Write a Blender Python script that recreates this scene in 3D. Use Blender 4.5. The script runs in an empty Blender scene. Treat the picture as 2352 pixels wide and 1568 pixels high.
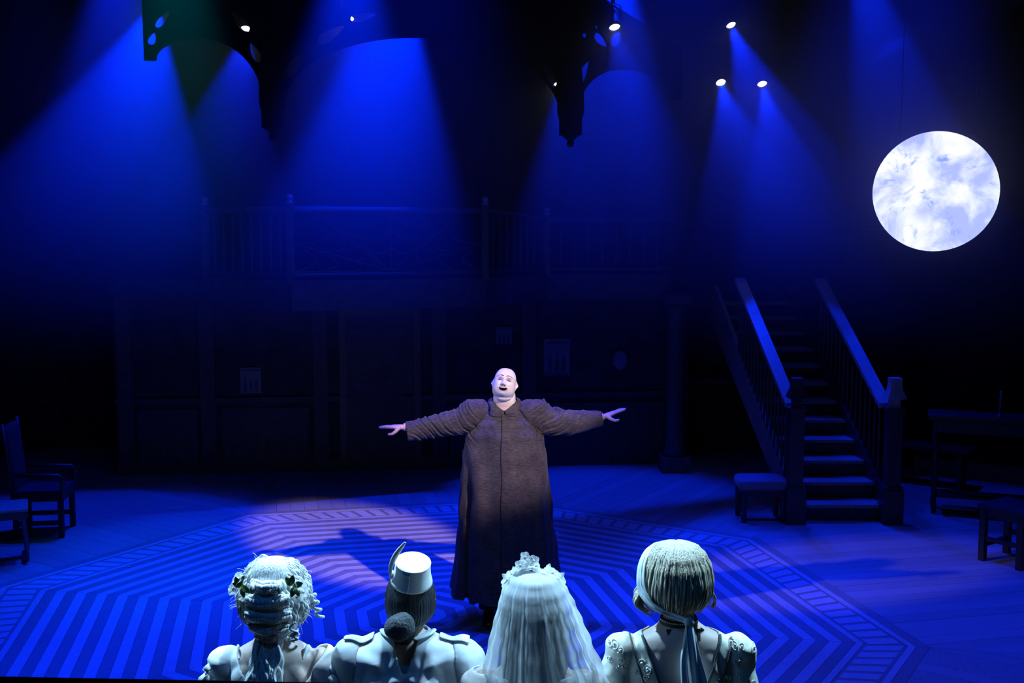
import bpy, math, random
from math import sin, cos, pi, radians as R, sqrt, atan2, exp
from mathutils import Vector, Matrix, Quaternion, noise
from mathutils.bvhtree import BVHTree

scene = bpy.context.scene
col = scene.collection
rng = random.Random(11)

# ------------------------------------------------------------------ camera
cam_d = bpy.data.cameras.new('camera')
cam = bpy.data.objects.new('camera', cam_d); col.objects.link(cam)
cam_d.sensor_width = 36.0; cam_d.lens = 2500 / 2352 * 36.0
cam.location = (0, 0, 2.84); cam.rotation_euler = (pi / 2 - 0.1012, 0, 0)
cam_d.clip_start = 0.05; cam_d.clip_end = 100
scene.camera = cam

# ------------------------------------------------------------------ view, world
vs = scene.view_settings
vs.view_transform = 'Standard'; vs.look = 'None'; vs.exposure = 0.0; vs.gamma = 1.0
vs.use_curve_mapping = False
w = bpy.data.worlds.new('dark_house'); scene.world = w; w.use_nodes = True
w.node_tree.nodes['Background'].inputs[0].default_value = (0.0, 0.0, 0.004, 1)
w.node_tree.nodes['Background'].inputs[1].default_value = 0.35
scene.cycles.max_bounces = 5
scene.cycles.volume_bounces = 0
scene.cycles.transparent_max_bounces = 16

# ------------------------------------------------------------------ stage lighting rig (overhead, out of frame)
BLUE = (0.0, 0.016, 1.0)
def spot(name, loc, target, power, angle, color=BLUE, blend=0.4, radius=0.06, parent=None):
    d = bpy.data.lights.new(name, 'SPOT')
    d.energy = power; d.color = color; d.spot_size = R(angle); d.spot_blend = blend; d.shadow_soft_size = radius
    o = bpy.data.objects.new(name, d); col.objects.link(o)
    v = Vector(target) - Vector(loc)
    o.location = loc; o.rotation_euler = v.to_track_quat('-Z', 'Y').to_euler()
    if parent:
        o.parent = parent; o.matrix_parent_inverse = parent.matrix_world.inverted()
    return o
# blue wash over the floor, from above and a little upstage
spot('wash_spot', (-4.1, 8.3, 7.0), (-3.2, 7.0, 0), 3000, 46, blend=0.7, radius=0.12)
spot('wash_spot', (-0.6, 8.5, 7.2), (-1.0, 7.2, 0), 2900, 46, blend=0.7, radius=0.12)
spot('wash_spot', (3.2, 8.3, 6.9), (2.8, 7.9, 0), 2500, 47, blend=0.6, radius=0.12)
spot('wash_spot', (1.4, 8.4, 6.9), (1.3, 9.0, 0), 1300, 36, blend=0.6, radius=0.12)
# blue beams from over the top of frame through the haze
spot('beam_spot', (-3.85, 11.0, 5.9), (-3.8, 10.0, 0), 1000, 40, blend=0.7, radius=0.08)
spot('beam_spot', (-1.45, 10.3, 5.9), (-1.5, 9.3, 0), 1500, 40, blend=0.9, radius=0.08)
spot('beam_spot', (-1.12, 11.5, 5.55), (-1.72, 9.9, 0.3), 2600, 46, blend=0.45, radius=0.05)
spot('beam_spot', (1.10, 11.9, 6.1), (0.9, 11.2, 0), 3800, 38, blend=0.6, radius=0.06)
spot('beam_spot', (3.40, 11.2, 5.75), (4.9, 10.8, 0), 1000, 32, blend=0.25, radius=0.05)
spot('teal_spot', (-2.9, 9.7, 6.2), (-2.9, 9.2, 0), 420, 34, color=(0.0, 0.22, 0.30), blend=0.9, radius=0.08)
# two follow spots from the house on the singer
spot('follow_spot', (4.6, 0.6, 7.4), (-0.07, 7.75, 1.62), 4900, 8.3, color=(1.0, 0.82, 0.90), blend=0.40, radius=0.10)
spot('follow_spot', (-6.6, 5.0, 5.5), (-0.04, 7.75, 1.58), 1250, 9.6, color=(0.55, 0.55, 1.0), blend=0.55, radius=0.10)
# pale steel-blue light from above upstage on the four women
spot('pale_spot', (-2.4, 5.3, 5.0), (-0.5, 3.7, 1.5), 1900, 44, color=(0.36, 0.70, 1.0), blend=0.5, radius=0.10)
spot('pale_spot', (2.7, 5.2, 5.0), (0.4, 3.7, 1.5), 1700, 44, color=(0.36, 0.70, 1.0), blend=0.5, radius=0.10)
spot('pale_spot', (0.1, 4.7, 6.2), (0.05, 3.7, 1.5), 1300, 40, color=(0.48, 0.78, 1.0), blend=0.5, radius=0.10)
spot('added_fill_spot', (-1.5, 0.8, 6.8), (0.0, 3.7, 1.4), 150, 30, color=(0.01, 0.22, 0.9), blend=0.6, radius=0.15)  # added blue fill from the camera side, stands in for bounce on their backs

# ------------------------------------------------------------------ materials
def nm(name):
    m = bpy.data.materials.new(name); m.use_nodes = True
    nt = m.node_tree; b = nt.nodes['Principled BSDF']
    return m, nt, b
def simple(name, c, rough=0.6, metal=0.0, spec=0.5, noise_amt=0.0, scale=20.0, bump=0.0, stretch=None, sheen=0.0):
    m, nt, b = nm(name)
    b.inputs['Base Color'].default_value = (*c, 1); b.inputs['Roughness'].default_value = rough
    b.inputs['Metallic'].default_value = metal; b.inputs['Specular IOR Level'].default_value = spec
    if sheen: b.inputs['Sheen Weight'].default_value = sheen
    if noise_amt or bump:
        tc = nt.nodes.new('ShaderNodeTexCoord'); mp = nt.nodes.new('ShaderNodeMapping')
        nt.links.new(tc.outputs['Object'], mp.inputs[0])
        if stretch: mp.inputs['Scale'].default_value = stretch
        n = nt.nodes.new('ShaderNodeTexNoise'); n.inputs['Scale'].default_value = scale; n.inputs['Detail'].default_value = 5
        nt.links.new(mp.outputs[0], n.inputs['Vector'])
        if noise_amt:
            r = nt.nodes.new('ShaderNodeValToRGB')
            lo = [max(0, x * (1 - noise_amt)) for x in c]; hi = [min(1, x * (1 + noise_amt)) for x in c]
            r.color_ramp.elements[0].position = 0.3; r.color_ramp.elements[1].position = 0.7
            r.color_ramp.elements[0].color = (*lo, 1); r.color_ramp.elements[1].color = (*hi, 1)
            nt.links.new(n.outputs[0], r.inputs[0]); nt.links.new(r.outputs[0], b.inputs['Base Color'])
        if bump:
            bp = nt.nodes.new('ShaderNodeBump'); bp.inputs['Strength'].default_value = bump; bp.inputs['Distance'].default_value = 0.01
            nt.links.new(n.outputs[0], bp.inputs['Height']); nt.links.new(bp.outputs[0], b.inputs['Normal'])
    return m
def emit(name, c, s):
    m, nt, b = nm(name)
    b.inputs['Base Color'].default_value = (0, 0, 0, 1)
    b.inputs['Emission Color'].default_value = (*c, 1); b.inputs['Emission Strength'].default_value = s
    return m
M = {}
M['wood_light'] = simple('pale_oak', (0.56, 0.47, 0.38), 0.42, noise_amt=0.16, scale=9, stretch=(1.5, 14, 1), bump=0.05)
M['wood_dark'] = simple('dark_oak', (0.27, 0.225, 0.18), 0.42, noise_amt=0.18, scale=9, stretch=(1.5, 14, 1), bump=0.05)
M['board'] = simple('worn_board', (0.33, 0.28, 0.225), 0.45, noise_amt=0.14, scale=7, stretch=(14, 1.5, 1), bump=0.05)
M['board2'] = simple('worn_board_paler', (0.38, 0.32, 0.26), 0.45, noise_amt=0.14, scale=7, stretch=(14, 1.5, 1), bump=0.05)
M['groove'] = simple('floor_groove', (0.06, 0.05, 0.04), 0.8)
M['black'] = simple('black_drape', (0.012, 0.012, 0.014), 0.9, spec=0.1, noise_amt=0.3, scale=6)
M['set_wall'] = simple('dark_panelling', (0.05, 0.045, 0.045), 0.75, spec=0.2, noise_amt=0.3, scale=5)
M['set_trim'] = simple('dark_trim', (0.07, 0.06, 0.055), 0.6, spec=0.3, noise_amt=0.3, scale=12)
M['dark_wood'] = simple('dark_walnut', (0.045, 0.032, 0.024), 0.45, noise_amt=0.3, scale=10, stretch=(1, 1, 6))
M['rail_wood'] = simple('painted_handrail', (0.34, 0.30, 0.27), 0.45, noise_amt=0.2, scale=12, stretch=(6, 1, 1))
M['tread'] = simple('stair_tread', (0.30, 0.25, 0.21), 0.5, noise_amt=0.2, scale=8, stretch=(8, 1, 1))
M['arch'] = simple('black_arch_paint', (0.014, 0.014, 0.018), 0.8, spec=0.15, noise_amt=0.2, scale=6)
M['metal_black'] = simple('black_metal', (0.02, 0.02, 0.022), 0.5, metal=0.3, noise_amt=0.2, scale=30)
M['lens'] = emit('lit_lens', (0.80, 0.90, 1.0), 9.0)
M['upholstery'] = simple('dull_velvet', (0.20, 0.17, 0.18), 0.9, spec=0.1, noise_amt=0.2, scale=60, bump=0.2, sheen=0.3)
M['paper'] = simple('old_paper', (0.20, 0.19, 0.17), 0.8, noise_amt=0.2, scale=14)
M['paper_ink'] = simple('printed_ink', (0.09, 0.08, 0.075), 0.8, noise_amt=0.4, scale=40)
M['frame'] = simple('picture_frame', (0.05, 0.04, 0.03), 0.5, noise_amt=0.2, scale=20)
M['silver_glass'] = simple('old_mirror', (0.25, 0.26, 0.28), 0.25, metal=0.6, noise_amt=0.25, scale=9)
M['chrome'] = simple('tube_steel', (0.08, 0.08, 0.085), 0.35, metal=0.8, noise_amt=0.2, scale=20)
M['shaded_wood'] = simple('wood_darkened_for_shade', (0.012, 0.010, 0.010), 0.5, noise_amt=0.3, scale=10, stretch=(1, 1, 6))  # shade put into the colour: edge furniture reads as black silhouettes
M['confetti'] = simple('white_scrap', (0.8, 0.8, 0.8), 0.7, noise_amt=0.1, scale=40)

# ------------------------------------------------------------------ mesh helpers
class MB:
    def __init__(s): s.v = []; s.f = []; s.m = []
    def add(s, v, f, mi=0):
        o = len(s.v); s.v += [tuple(p) for p in v]; s.f += [tuple(i + o for i in q) for q in f]; s.m += [mi] * len(f)
        return s
    def box(s, c, d, mat=None, mi=0):
        x, y, z = (k / 2 for k in d); c = Vector(c)
        v = [Vector((a, b, e)) for a in (-x, x) for b in (-y, y) for e in (-z, z)]
        if mat is not None: v = [mat @ p for p in v]
        s.add([p + c for p in v], [(0, 1, 3, 2), (4, 6, 7, 5), (0, 4, 5, 1), (2, 3, 7, 6), (0, 2, 6, 4), (1, 5, 7, 3)], mi); return s
    def loft(s, rings, cap=True, closed=True, mi=0):
        n = len(rings[0]); v = [p for r in rings for p in r]; f = []
        for i in range(len(rings) - 1):
            for j in range(n if closed else n - 1):
                k = (j + 1) % n
                f.append((i * n + j, i * n + k, (i + 1) * n + k, (i + 1) * n + j))
        if cap and closed:
            f.append(tuple(range(n - 1, -1, -1))); f.append(tuple((len(rings) - 1) * n + j for j in range(n)))
        s.add(v, f, mi); return s
    def tube(s, path, rad, n=8, cap=True, up=None, flat=1.0, mi=0):
        path = [Vector(p) for p in path]; m = len(path); rings = []; prev = None
        for i, p in enumerate(path):
            t = (path[min(i + 1, m - 1)] - path[max(i - 1, 0)]).normalized()
            if prev is None:
                a = Vector(up) if up else (Vector((0, 0, 1)) if abs(t.z) < 0.9 else Vector((1, 0, 0)))
            else: a = prev
            u = (a - t * a.dot(t))
            if u.length < 1e-6: u = t.orthogonal()
            u.normalize(); b = t.cross(u); prev = u
            r = rad[i] if isinstance(rad, (list, tuple)) else (rad(i / (m - 1)) if callable(rad) else rad)
            rings.append([p + u * (cos(2 * pi * k / n) * r * flat) + b * (sin(2 * pi * k / n) * r) for k in range(n)])
        return s.loft(rings, cap, mi=mi)
    def lathe(s, prof, n=16, c=(0, 0, 0), mat=None, sx=1, sy=1, mi=0):
        c = Vector(c); rings = []
        for r, z in prof:
            ring = [Vector((cos(2 * pi * k / n) * r * sx, sin(2 * pi * k / n) * r * sy, z)) for k in range(n)]
            if mat is not None: ring = [mat @ p for p in ring]
            rings.append([p + c for p in ring])
        return s.loft(rings, mi=mi)
    def ball(s, c, r, n=12, m=8, mat=None, mi=0):
        rx, ry, rz = (r, r, r) if not isinstance(r, (tuple, list)) else r
        c = Vector(c); v = []; f = []
        for i in range(1, m):
            a = pi * i / m
            for k in range(n):
                v.append(Vector((rx * sin(a) * cos(2 * pi * k / n), ry * sin(a) * sin(2 * pi * k / n), rz * cos(a))))
        v += [Vector((0, 0, rz)), Vector((0, 0, -rz))]; T = len(v) - 2
        for i in range(m - 2):
            for k in range(n):
                q = (k + 1) % n; f.append((i * n + k, (i + 1) * n + k, (i + 1) * n + q, i * n + q))
        for k in range(n):
            q = (k + 1) % n; f.append((T, k, q)); f.append((T + 1, (m - 2) * n + q, (m - 2) * n + k))
        if mat is not None: v = [mat @ p for p in v]
        s.add([p + c for p in v], f, mi); return s
    def prism(s, poly, a, b, mi=0):   # polygon of (x, y) from z=a to z=b
        n = len(poly); v = [(x, y, a) for x, y in poly] + [(x, y, b) for x, y in poly]
        f = [tuple(range(n - 1, -1, -1)), tuple(range(n, 2 * n))] + [(i, (i + 1) % n, n + (i + 1) % n, n + i) for i in range(n)]
        s.add(v, f, mi); return s
    def mesh(s, name):
        me = bpy.data.meshes.new(name); me.from_pydata(s.v, [], s.f)
        return me
    def build(s, name, mat, parent=None, smooth=False, mat2=None):
        me = s.mesh(name)
        mats = mat if isinstance(mat, (list, tuple)) else [mat]
        for m in mats: me.materials.append(m)
        if len(mats) > 1:
            for p, i in zip(me.polygons, s.m): p.material_index = i
        me.validate(); me.update()
        bm_fix(me)
        if smooth:
            for p in me.polygons: p.use_smooth = True
        return link(name, me, parent)
def bm_fix(me):
    import bmesh
    bm = bmesh.new(); bm.from_mesh(me); bmesh.ops.recalc_face_normals(bm, faces=bm.faces); bm.to_mesh(me); bm.free()
def link(name, me, parent=None):
    o = bpy.data.objects.new(name, me); col.objects.link(o)
    if parent is not None: o.parent = parent
    return o
def tag(o, label=None, cat=None, group=None, kind=None):
    if label: o['label'] = label
    if cat: o['category'] = cat
    if group: o['group'] = group
    if kind: o['kind'] = kind
    return o
def thing(name, loc, label, cat, group=None, rz=0):
    o = bpy.data.objects.new(name, None); col.objects.link(o); o.location = loc; o.rotation_euler.z = rz
    o.empty_display_size = 0.1
    bpy.context.view_layer.update()
    return tag(o, label, cat, group)
def modded(mb, name, mods, mat, parent=None, smooth=True):
    """apply modifiers (voxel remesh, smooth, subdivision) to a collected mesh and link the result"""
    me = mb.mesh(name) if isinstance(mb, MB) else mb
    bm_fix(me)
    o = bpy.data.objects.new('tmp', me); col.objects.link(o)
    for t, kw in mods:
        m = o.modifiers.new(t, t)
        for k, v in kw.items(): setattr(m, k, v)
    dg = bpy.context.evaluated_depsgraph_get()
    me2 = bpy.data.meshes.new_from_object(o.evaluated_get(dg)); me2.name = name
    bpy.data.objects.remove(o)
    me2.materials.clear()
    for m in (mat if isinstance(mat, (list, tuple)) else [mat]): me2.materials.append(m)
    for p in me2.polygons: p.use_smooth = smooth
    return link(name, me2, parent)
def struct(o, label=None): return tag(o, label, kind='structure')
def lerp(a, b, t): return a + (b - a) * t
def interp(tab, x):
    if x <= tab[0][0]: return tab[0][1]
    for (a, p), (b, q) in zip(tab, tab[1:]):
        if x <= b:
            t = (x - a) / (b - a)
            t = t * t * (3 - 2 * t)
            return tuple(lerp(i, j, t) for i, j in zip(p, q)) if isinstance(p, tuple) else lerp(p, q, t)
    return tab[-1][1]
# ================================================================== SETTING
OC = Vector((-0.657, 7.85, 0)); OROT = R(79.7)
floor = struct(MB().box((0, 7.0, -0.06), (14.0, 15.0, 0.08)).build('floor', M['groove']), 'striped octagonal parquet stage floor under blue light')
def octv(r, k): a = OROT + k * pi / 4; return Vector((OC.x + r * cos(a), OC.y + r * sin(a)))
def inset(poly, g):
    c = sum(poly, Vector((0, 0))) / len(poly); n = len(poly); out = []
    for i in range(n):
        p, q, r_ = poly[i - 1], poly[i], poly[(i + 1) % n]
        e1 = (q - p); e2 = (r_ - q)
        if e1.length < 1e-6 or e2.length < 1e-6: out.append(q); continue
        e1.normalize(); e2.normalize()
        n1 = Vector((-e1.y, e1.x)); n2 = Vector((-e2.y, e2.x))
        if n1.dot(c - q) < 0: n1 = -n1
        if n2.dot(c - q) < 0: n2 = -n2
        d = n1 + n2; s_ = g / max(0.3, (1 + n1.dot(n2)))
        out.append(q + d * s_)
    return out
def plank(name, poly, mat, top=0.0, gap=0.0012):
    poly = inset([Vector(p) for p in poly], gap)
    c = sum(poly, Vector((0, 0))) / len(poly)
    d = max(((poly[(i + 1) % len(poly)] - poly[i]) for i in range(len(poly))), key=lambda e: e.length)
    a = atan2(d.y, d.x); ca, sa = cos(-a), sin(-a)
    loc = [((p - c).x * ca - (p - c).y * sa, (p - c).x * sa + (p - c).y * ca) for p in poly]
    o = MB().prism(loc, -0.02, 0).build(name, mat, floor)
    o.location = (c.x, c.y, top); o.rotation_euler.z = a
    return o
# concentric octagon strips, pale and dark in turn
NS = 35; RO = 3.09; dr = RO / NS
for k in range(8):
    for i in range(NS):
        r1 = RO - i * dr; r0 = max(r1 - dr, 0.0)
        a, b = octv(r1, k), octv(r1, k + 1)
        poly = [a, b, octv(r0, k + 1), octv(r0, k)] if r0 > 1e-4 else [a, b, Vector((OC.x, OC.y))]
        plank('parquet_strip', poly, M['wood_light'] if i % 2 else M['wood_dark'], top=rng.uniform(-0.0004, 0.0004))
# border: pale line, ladder of slanted tiles between, pale line, dark outer line
def band(name, r0, r1, mat):
    for k in range(8): plank(name, [octv(r1, k), octv(r1, k + 1), octv(r0, k + 1), octv(r0, k)], mat)
band('border_line', 3.09, 3.145, M['wood_light'])
band('border_line', 3.435, 3.49, M['wood_light'])
band('border_edge', 3.49, 3.58, M['wood_dark'])
for k in range(8):
    nt_ = 18
    band_poly = [octv(3.435, k), octv(3.435, k + 1), octv(3.145, k + 1), octv(3.145, k)]
    plank('border_ground', band_poly, M['wood_dark'], top=-0.0015)
    for i in range(nt_):
        t0, t1 = (i + 0.12) / nt_, (i + 0.86) / nt_
        e = lambda r, t: octv(r, k).lerp(octv(r, k + 1), t)
        sh = 0.012
        plank('border_tile', [e(3.41, t0 + sh), e(3.41, t1 + sh), e(3.17, t1 - sh), e(3.17, t0 - sh)], M['wood_light'])
# outer boards run away from each side of the octagon
BWID = 0.14
for k in range(8):
    a, b = octv(3.58, k), octv(3.58, k + 1); e = (b - a); L = e.length; e.normalize()
    n = Vector((e.y, -e.x)); 
    if n.dot((a + b) / 2 - Vector((OC.x, OC.y))) < 0: n = -n
    mid = (a + b) / 2
    ang = math.degrees(atan2(n.y, n.x))
    depth = 4.6
    if ang < -40 and ang > -150: depth = 2.4
    t225 = math.tan(pi / 8)
    s = -L / 2 - depth * t225
    while s < L / 2 + depth * t225:
        s0, s1 = s, s + BWID
        def start(q):   # distance out at which the board begins (mitre with the neighbouring field)
            return max(0.0, (abs(q) - L / 2) / t225)
        d0, d1 = start(s0), start(s1)
        p = [mid + e * s0 + n * d0] + [mid + e * q for q in (-L / 2, L / 2) if s0 < q < s1] + [mid + e * s1 + n * d1, mid + e * s1 + n * depth, mid + e * s0 + n * depth]
        s = s1
        if min(d0, d1) >= depth - 0.05: continue
        for ax, lim, sg in ((0, -6.8, 1), (0, 6.8, -1), (1, 5.25, 1), (1, 14.2, -1)):
            q_ = []
            for u, v in zip(p, p[1:] + p[:1]):
                iu, iv = (u[ax] - lim) * sg >= 0, (v[ax] - lim) * sg >= 0
                if iu: q_.append(u)
                if iu != iv: q_.append(u.lerp(v, (lim - u[ax]) / (v[ax] - u[ax])))
            p = [u for i_, u in enumerate(q_) if (u - q_[i_ - 1]).length > 0.01]
            if len(p) < 3: break
        if len(p) < 3: continue
        plank('floor_board', p, M['board'] if rng.random() < 0.55 else M['board2'], top=rng.uniform(-0.0006, 0.0006))
# plain stage margin under the boards
struct(MB().box((0, 3.3, -0.021), (13.9, 4.0, 0.03)).build('floor_apron', M['black']), 'black apron at the front of the stage')

# walls, ceiling, house floor
struct(MB().box((0, 14.3, 3.4), (14.0, 0.12, 6.8)).build('wall_back', M['set_wall']), 'dark back wall of the stage set')
struct(MB().box((-6.95, 7.0, 3.4), (0.12, 14.6, 6.8)).build('wall_left', M['black']), 'black side wall at stage left of frame')
struct(MB().box((6.95, 7.0, 3.4), (0.12, 14.6, 6.8)).build('wall_right', M['black']), 'black side wall at right of frame')
struct(MB().box((0, 7.0, 7.9), (14.0, 15.0, 0.12)).build('ceiling', M['black']), 'black fly loft above the stage')

def tz(Y, py, px=1176):
    y = (py - 784) / 2500; c, s_ = cos(0.1012), sin(0.1012)
    t = Y / (c - y * s_)
    return ((px - 1176) / 2500 * t, Y, 2.84 + (-s_ - y * c) * t)

# panelled rear set wall with pilasters, a cornice and a dado
def seg_wall(p0, p1, z0, z1, th, name, mat, parent=None):
    p0, p1 = Vector(p0), Vector(p1); d = p1 - p0; a = atan2(d.y, d.x)
    o = MB().box((0, 0, 0), (d.length, th, z1 - z0)).build(name, mat, parent)
    o.location = ((p0.x + p1.x) / 2, (p0.y + p1.y) / 2, (z0 + z1) / 2); o.rotation_euler.z = a
    return o
W0, W1 = Vector((-4.6, 12.55)), Vector((2.15, 13.25))
sw = seg_wall(W0, W1, 0, 2.25, 0.10, 'wall_set', M['set_wall']); struct(sw, 'dark panelled wall under the balcony')
wd = (W1 - W0).normalized(); wn = Vector((wd.y, -wd.x)); wa = atan2(wd.y, wd.x)
def on_wall(s, out=0.0): p = W0 + wd * s + wn * (0.05 + out); return p
WL = (W1 - W0).length
def wall_piece(name, s, z, wdt, hgt, th, mat, parent=sw):
    p = on_wall(s, th / 2 - 0.004)
    o = MB().box((0, 0, 0), (wdt, th, hgt)).build(name, mat, None); o.location = (p.x, p.y, z); o.rotation_euler.z = wa
    if parent is not None:
        bpy.context.view_layer.update(); o.parent = parent; o.matrix_parent_inverse = parent.matrix_world.inverted()
    return o
for s in (0.12, 1.05, 2.35, 3.75, 4.82, 6.62):
    wall_piece('pilaster', s, 1.08, 0.17, 2.1, 0.06, M['set_trim'])
for s0, s1 in ((0.25, 0.92), (1.2, 2.2), (3.87, 4.68), (4.96, 6.48)):
    wall_piece('wainscot_panel', (s0 + s1) / 2, 0.46, s1 - s0, 0.62, 0.025, M['set_trim'])
struct(wall_piece('trim_1', WL / 2, 0.87, WL, 0.06, 0.05, M['set_trim'], None), 'dado rail across the dark set wall')
struct(wall_piece('baseboard_back', WL / 2, 0.075, WL, 0.15, 0.035, M['set_trim'], None), 'dark baseboard of the set wall')

# balcony above the set wall: bowed floor, fascia, posts, rails, balusters and a cobweb panel
BP = [(-3.35, 11.95), (-2.27, 11.2), (-0.29, 11.9), (0.41, 12.9), (1.9, 13.05)]
BPv = [Vector(p) for p in BP]
bz0, bz1 = 2.10, 2.30
poly = BP + [(2.1, 13.9), (-4.6, 13.9), (-4.6, 12.4)]
balc = struct(MB().prism(poly, bz0, bz1).build('balcony_floor', M['set_trim']), 'dark bowed balcony above the rear wall')
for i in range(len(BPv) - 1):
    a, b = BPv[i], BPv[i + 1]
    seg_wall(a, b, bz0 - 0.08, bz1 + 0.03, 0.05, 'fascia_board', M['set_trim'], balc)
rail = thing('balcony_railing', (BP[0][0], BP[0][1], bz1), 'dark balcony railing with posts and a cobweb panel above the rear wall', 'railing')
off = Vector((-BP[0][0], -BP[0][1], -bz1))
def rl(p, z): return Vector((p.x, p.y, z)) + off
M['railtop'] = simple('railing_paint', (0.06, 0.052, 0.05), 0.45, noise_amt=0.2, scale=12)
rz = [3.06, 3.06, 3.06, 2.97, 2.97]
ptop = [(503, 462), (663, 450), (1115, 462), (1258, 490)]
for i in range(4):
    p = BPv[i]; zt = rz[i] + 0.06
    m = MB()
    c = rl(p, 0)
    m.box((c.x, c.y, (bz1 + zt) / 2 - bz1), (0.075, 0.075, zt - bz1))
    po = m.build('post', M['railtop'], rail)
    MB().lathe([(0.0, 0), (0.045, 0.0), (0.03, 0.02), (0.02, 0.03), (0.034, 0.05), (0.036, 0.065), (0.024, 0.085), (0.0, 0.092)], 10, rl(p, zt)).build('finial', M['rail_wood'], po, True)
for i in range(4):
    a, b = BPv[i], BPv[i + 1]
    za, zb = rz[i], rz[i + 1]
    n = 9 if i != 1 else 2
    MB().tube([rl(a, za), rl(b, zb)], 0.03, 8).build('top_rail', M['railtop'], rail)
    MB().tube([rl(a, bz1 + 0.09), rl(b, bz1 + 0.09)], 0.02, 6).build('bottom_rail', M['railtop'], rail)
    if i == 1:
        # cobweb of thin bars: spokes from the middle of the lower rail, three hanging rings
        hub = rl(a.lerp(b, 0.5), bz1 + 0.12); sp = []
        for t, z in ((0.0, bz1 + 0.42), (0.12, 3.03), (0.5, 3.03), (0.88, 3.03), (1.0, bz1 + 0.42), (0.0, bz1 + 0.12), (1.0, bz1 + 0.12)):
            e_ = rl(a.lerp(b, t), z); sp.append(e_)
            MB().tube([hub, e_], 0.009, 6).build('web_bar', M['railtop'], rail)
        order = [sp[5], sp[0], sp[1], sp[2], sp[3], sp[4], sp[6]]
        for q in (0.38, 0.68, 0.95):
            path = []
            for u, v in zip(order, order[1:]):
                A_, B_ = hub.lerp(u, q), hub.lerp(v, q)
                for t in (0, 0.25, 0.5, 0.75):
                    pt = A_.lerp(B_, t); pt = pt + (hub - pt) * 0.22 * sin(pi * t); path.append(pt)
            path.append(hub.lerp(order[-1], q))
            MB().tube(path, 0.008, 6).build('web_bar', M['railtop'], rail)
    else:
        for j in range(1, n):
            p = a.lerp(b, j / n)
            MB().lathe([(0.012, 0.0), (0.012, 0.08), (0.02, 0.12), (0.012, 0.2), (0.016, 0.42), (0.011, 0.5), (0.011, (lerp(za, zb, j / n) - bz1 - 0.09))], 8, rl(p, bz1 + 0.09)).build('baluster', M['railtop'], rail, True)
# rear wall hangings
def picture(s, zc, wd_, hg, label, kind, group=None):
    p = on_wall(s, 0.02)
    t = thing('poster' if kind != 'oval' else 'oval_mirror', (p.x, p.y, zc), label, 'poster' if kind != 'oval' else 'mirror', group, rz=wa)
    if kind == 'oval':
        prof = []
        m = MB(); n = 28
        rings = []
        for (k_, dy) in ((1.0, 0.0), (1.0, -0.02), (0.86, -0.028), (0.82, -0.01), (0.82, 0.0)):
            rings.append([(cos(2 * pi * i / n) * wd_ / 2 * k_, dy, sin(2 * pi * i / n) * hg / 2 * k_) for i in range(n)])
        m.loft(rings).build('frame', M['frame'], t, True)
        m = MB(); m.loft([[(cos(2 * pi * i / n) * wd_ / 2 * .84, dy, sin(2 * pi * i / n) * hg / 2 * .84) for i in range(n)] for dy in (0.0, -0.012)]).build('glass', M['silver_glass'], t)
    else:
        MB().box((0, -0.004, 0), (wd_, 0.008, hg)).build('sheet', M['paper'], t)
        # printed picture: heading bar, figures and a border
        m = MB()
        m.box((0, -0.0085, hg * .40), (wd_ * .8, 0.002, hg * .07))
        m.box((0, -0.0085, -hg * .45), (wd_ * .84, 0.002, hg * .04))
        for k_ in range(3):
            fx = wd_ * (-.26 + .26 * k_); fh = hg * rng.uniform(.36, .48)
            m.ball((fx, -0.008, -hg * .40 + fh * .45), (wd_ * .085, 0.002, fh * .5), 14, 8)
            m.ball((fx, -0.008, -hg * .40 + fh * 1.05), (wd_ * .05, 0.002, wd_ * .062), 12, 8)
        m.build('print', M['paper_ink'], t)
    return t
picture(5.16, 1.33, 0.32, 0.44, 'printed poster hanging on the rear wall right of the singer', 'poster')
picture(5.93, 1.28, 0.20, 0.27, 'small oval mirror on the dark rear wall', 'oval')
picture(1.54, 1.10, 0.24, 0.30, 'small pale poster on the rear wall at far left', 'poster')
picture(4.52, 1.60, 0.19, 0.20, 'tiny faint print high on the rear wall above the singer', 'poster')
# doors in the set wall
def door(name, s, wd_, hg, lab):
    p = on_wall(s, 0.015)
    d = MB().box((0, 0, hg / 2), (wd_, 0.03, hg)).build(name, M['set_trim']); d.location = (p.x, p.y, 0); d.rotation_euler.z = wa
    struct(d, lab)
    for (cx_, cz, ww, hh) in ((-wd_ * .22, hg * .72, wd_ * .34, hg * .4), (wd_ * .22, hg * .72, wd_ * .34, hg * .4), (-wd_ * .22, hg * .27, wd_ * .34, hg * .36), (wd_ * .22, hg * .27, wd_ * .34, hg * .36)):
        MB().box((cx_, -0.02, cz), (ww, 0.015, hh)).build('door_panel', M['set_trim'], d)
    MB().ball((wd_ * .42, -0.045, hg * .48), 0.025).build('door_knob', M['chrome'], d, True)
    for sx_ in (-1, 1): MB().box((sx_ * (wd_ / 2 + .04), -0.01, hg / 2), (0.08, 0.05, hg)).build('door_frame', M['dark_wood'], d)
    MB().box((0, -0.01, hg + .04), (wd_ + .16, 0.05, .08)).build('door_frame', M['dark_wood'], d)
door('door_1', 3.05, 0.8, 1.85, 'dark panelled door in the rear wall left of the singer')
# tall narrow pillar standing between the wall and the stairs
pil = thing('pillar', (1.93, 12.75, 0), 'tall narrow dark pillar between the rear wall and the stairs', 'pillar')
MB().box((0, 0, 0.09), (0.34, 0.34, 0.18)).build('plinth', M['set_trim'], pil)
MB().lathe([(0.12, 0.18), (0.14, 0.2), (0.12, 0.24), (0.11, 0.3), (0.10, 1.85), (0.12, 1.9), (0.14, 1.95), (0.14, 2.0)], 16).build('shaft', M['set_trim'], pil, True)
MB().box((0, 0, 2.05), (0.32, 0.32, 0.1)).build('capital', M['set_trim'], pil)
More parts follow.
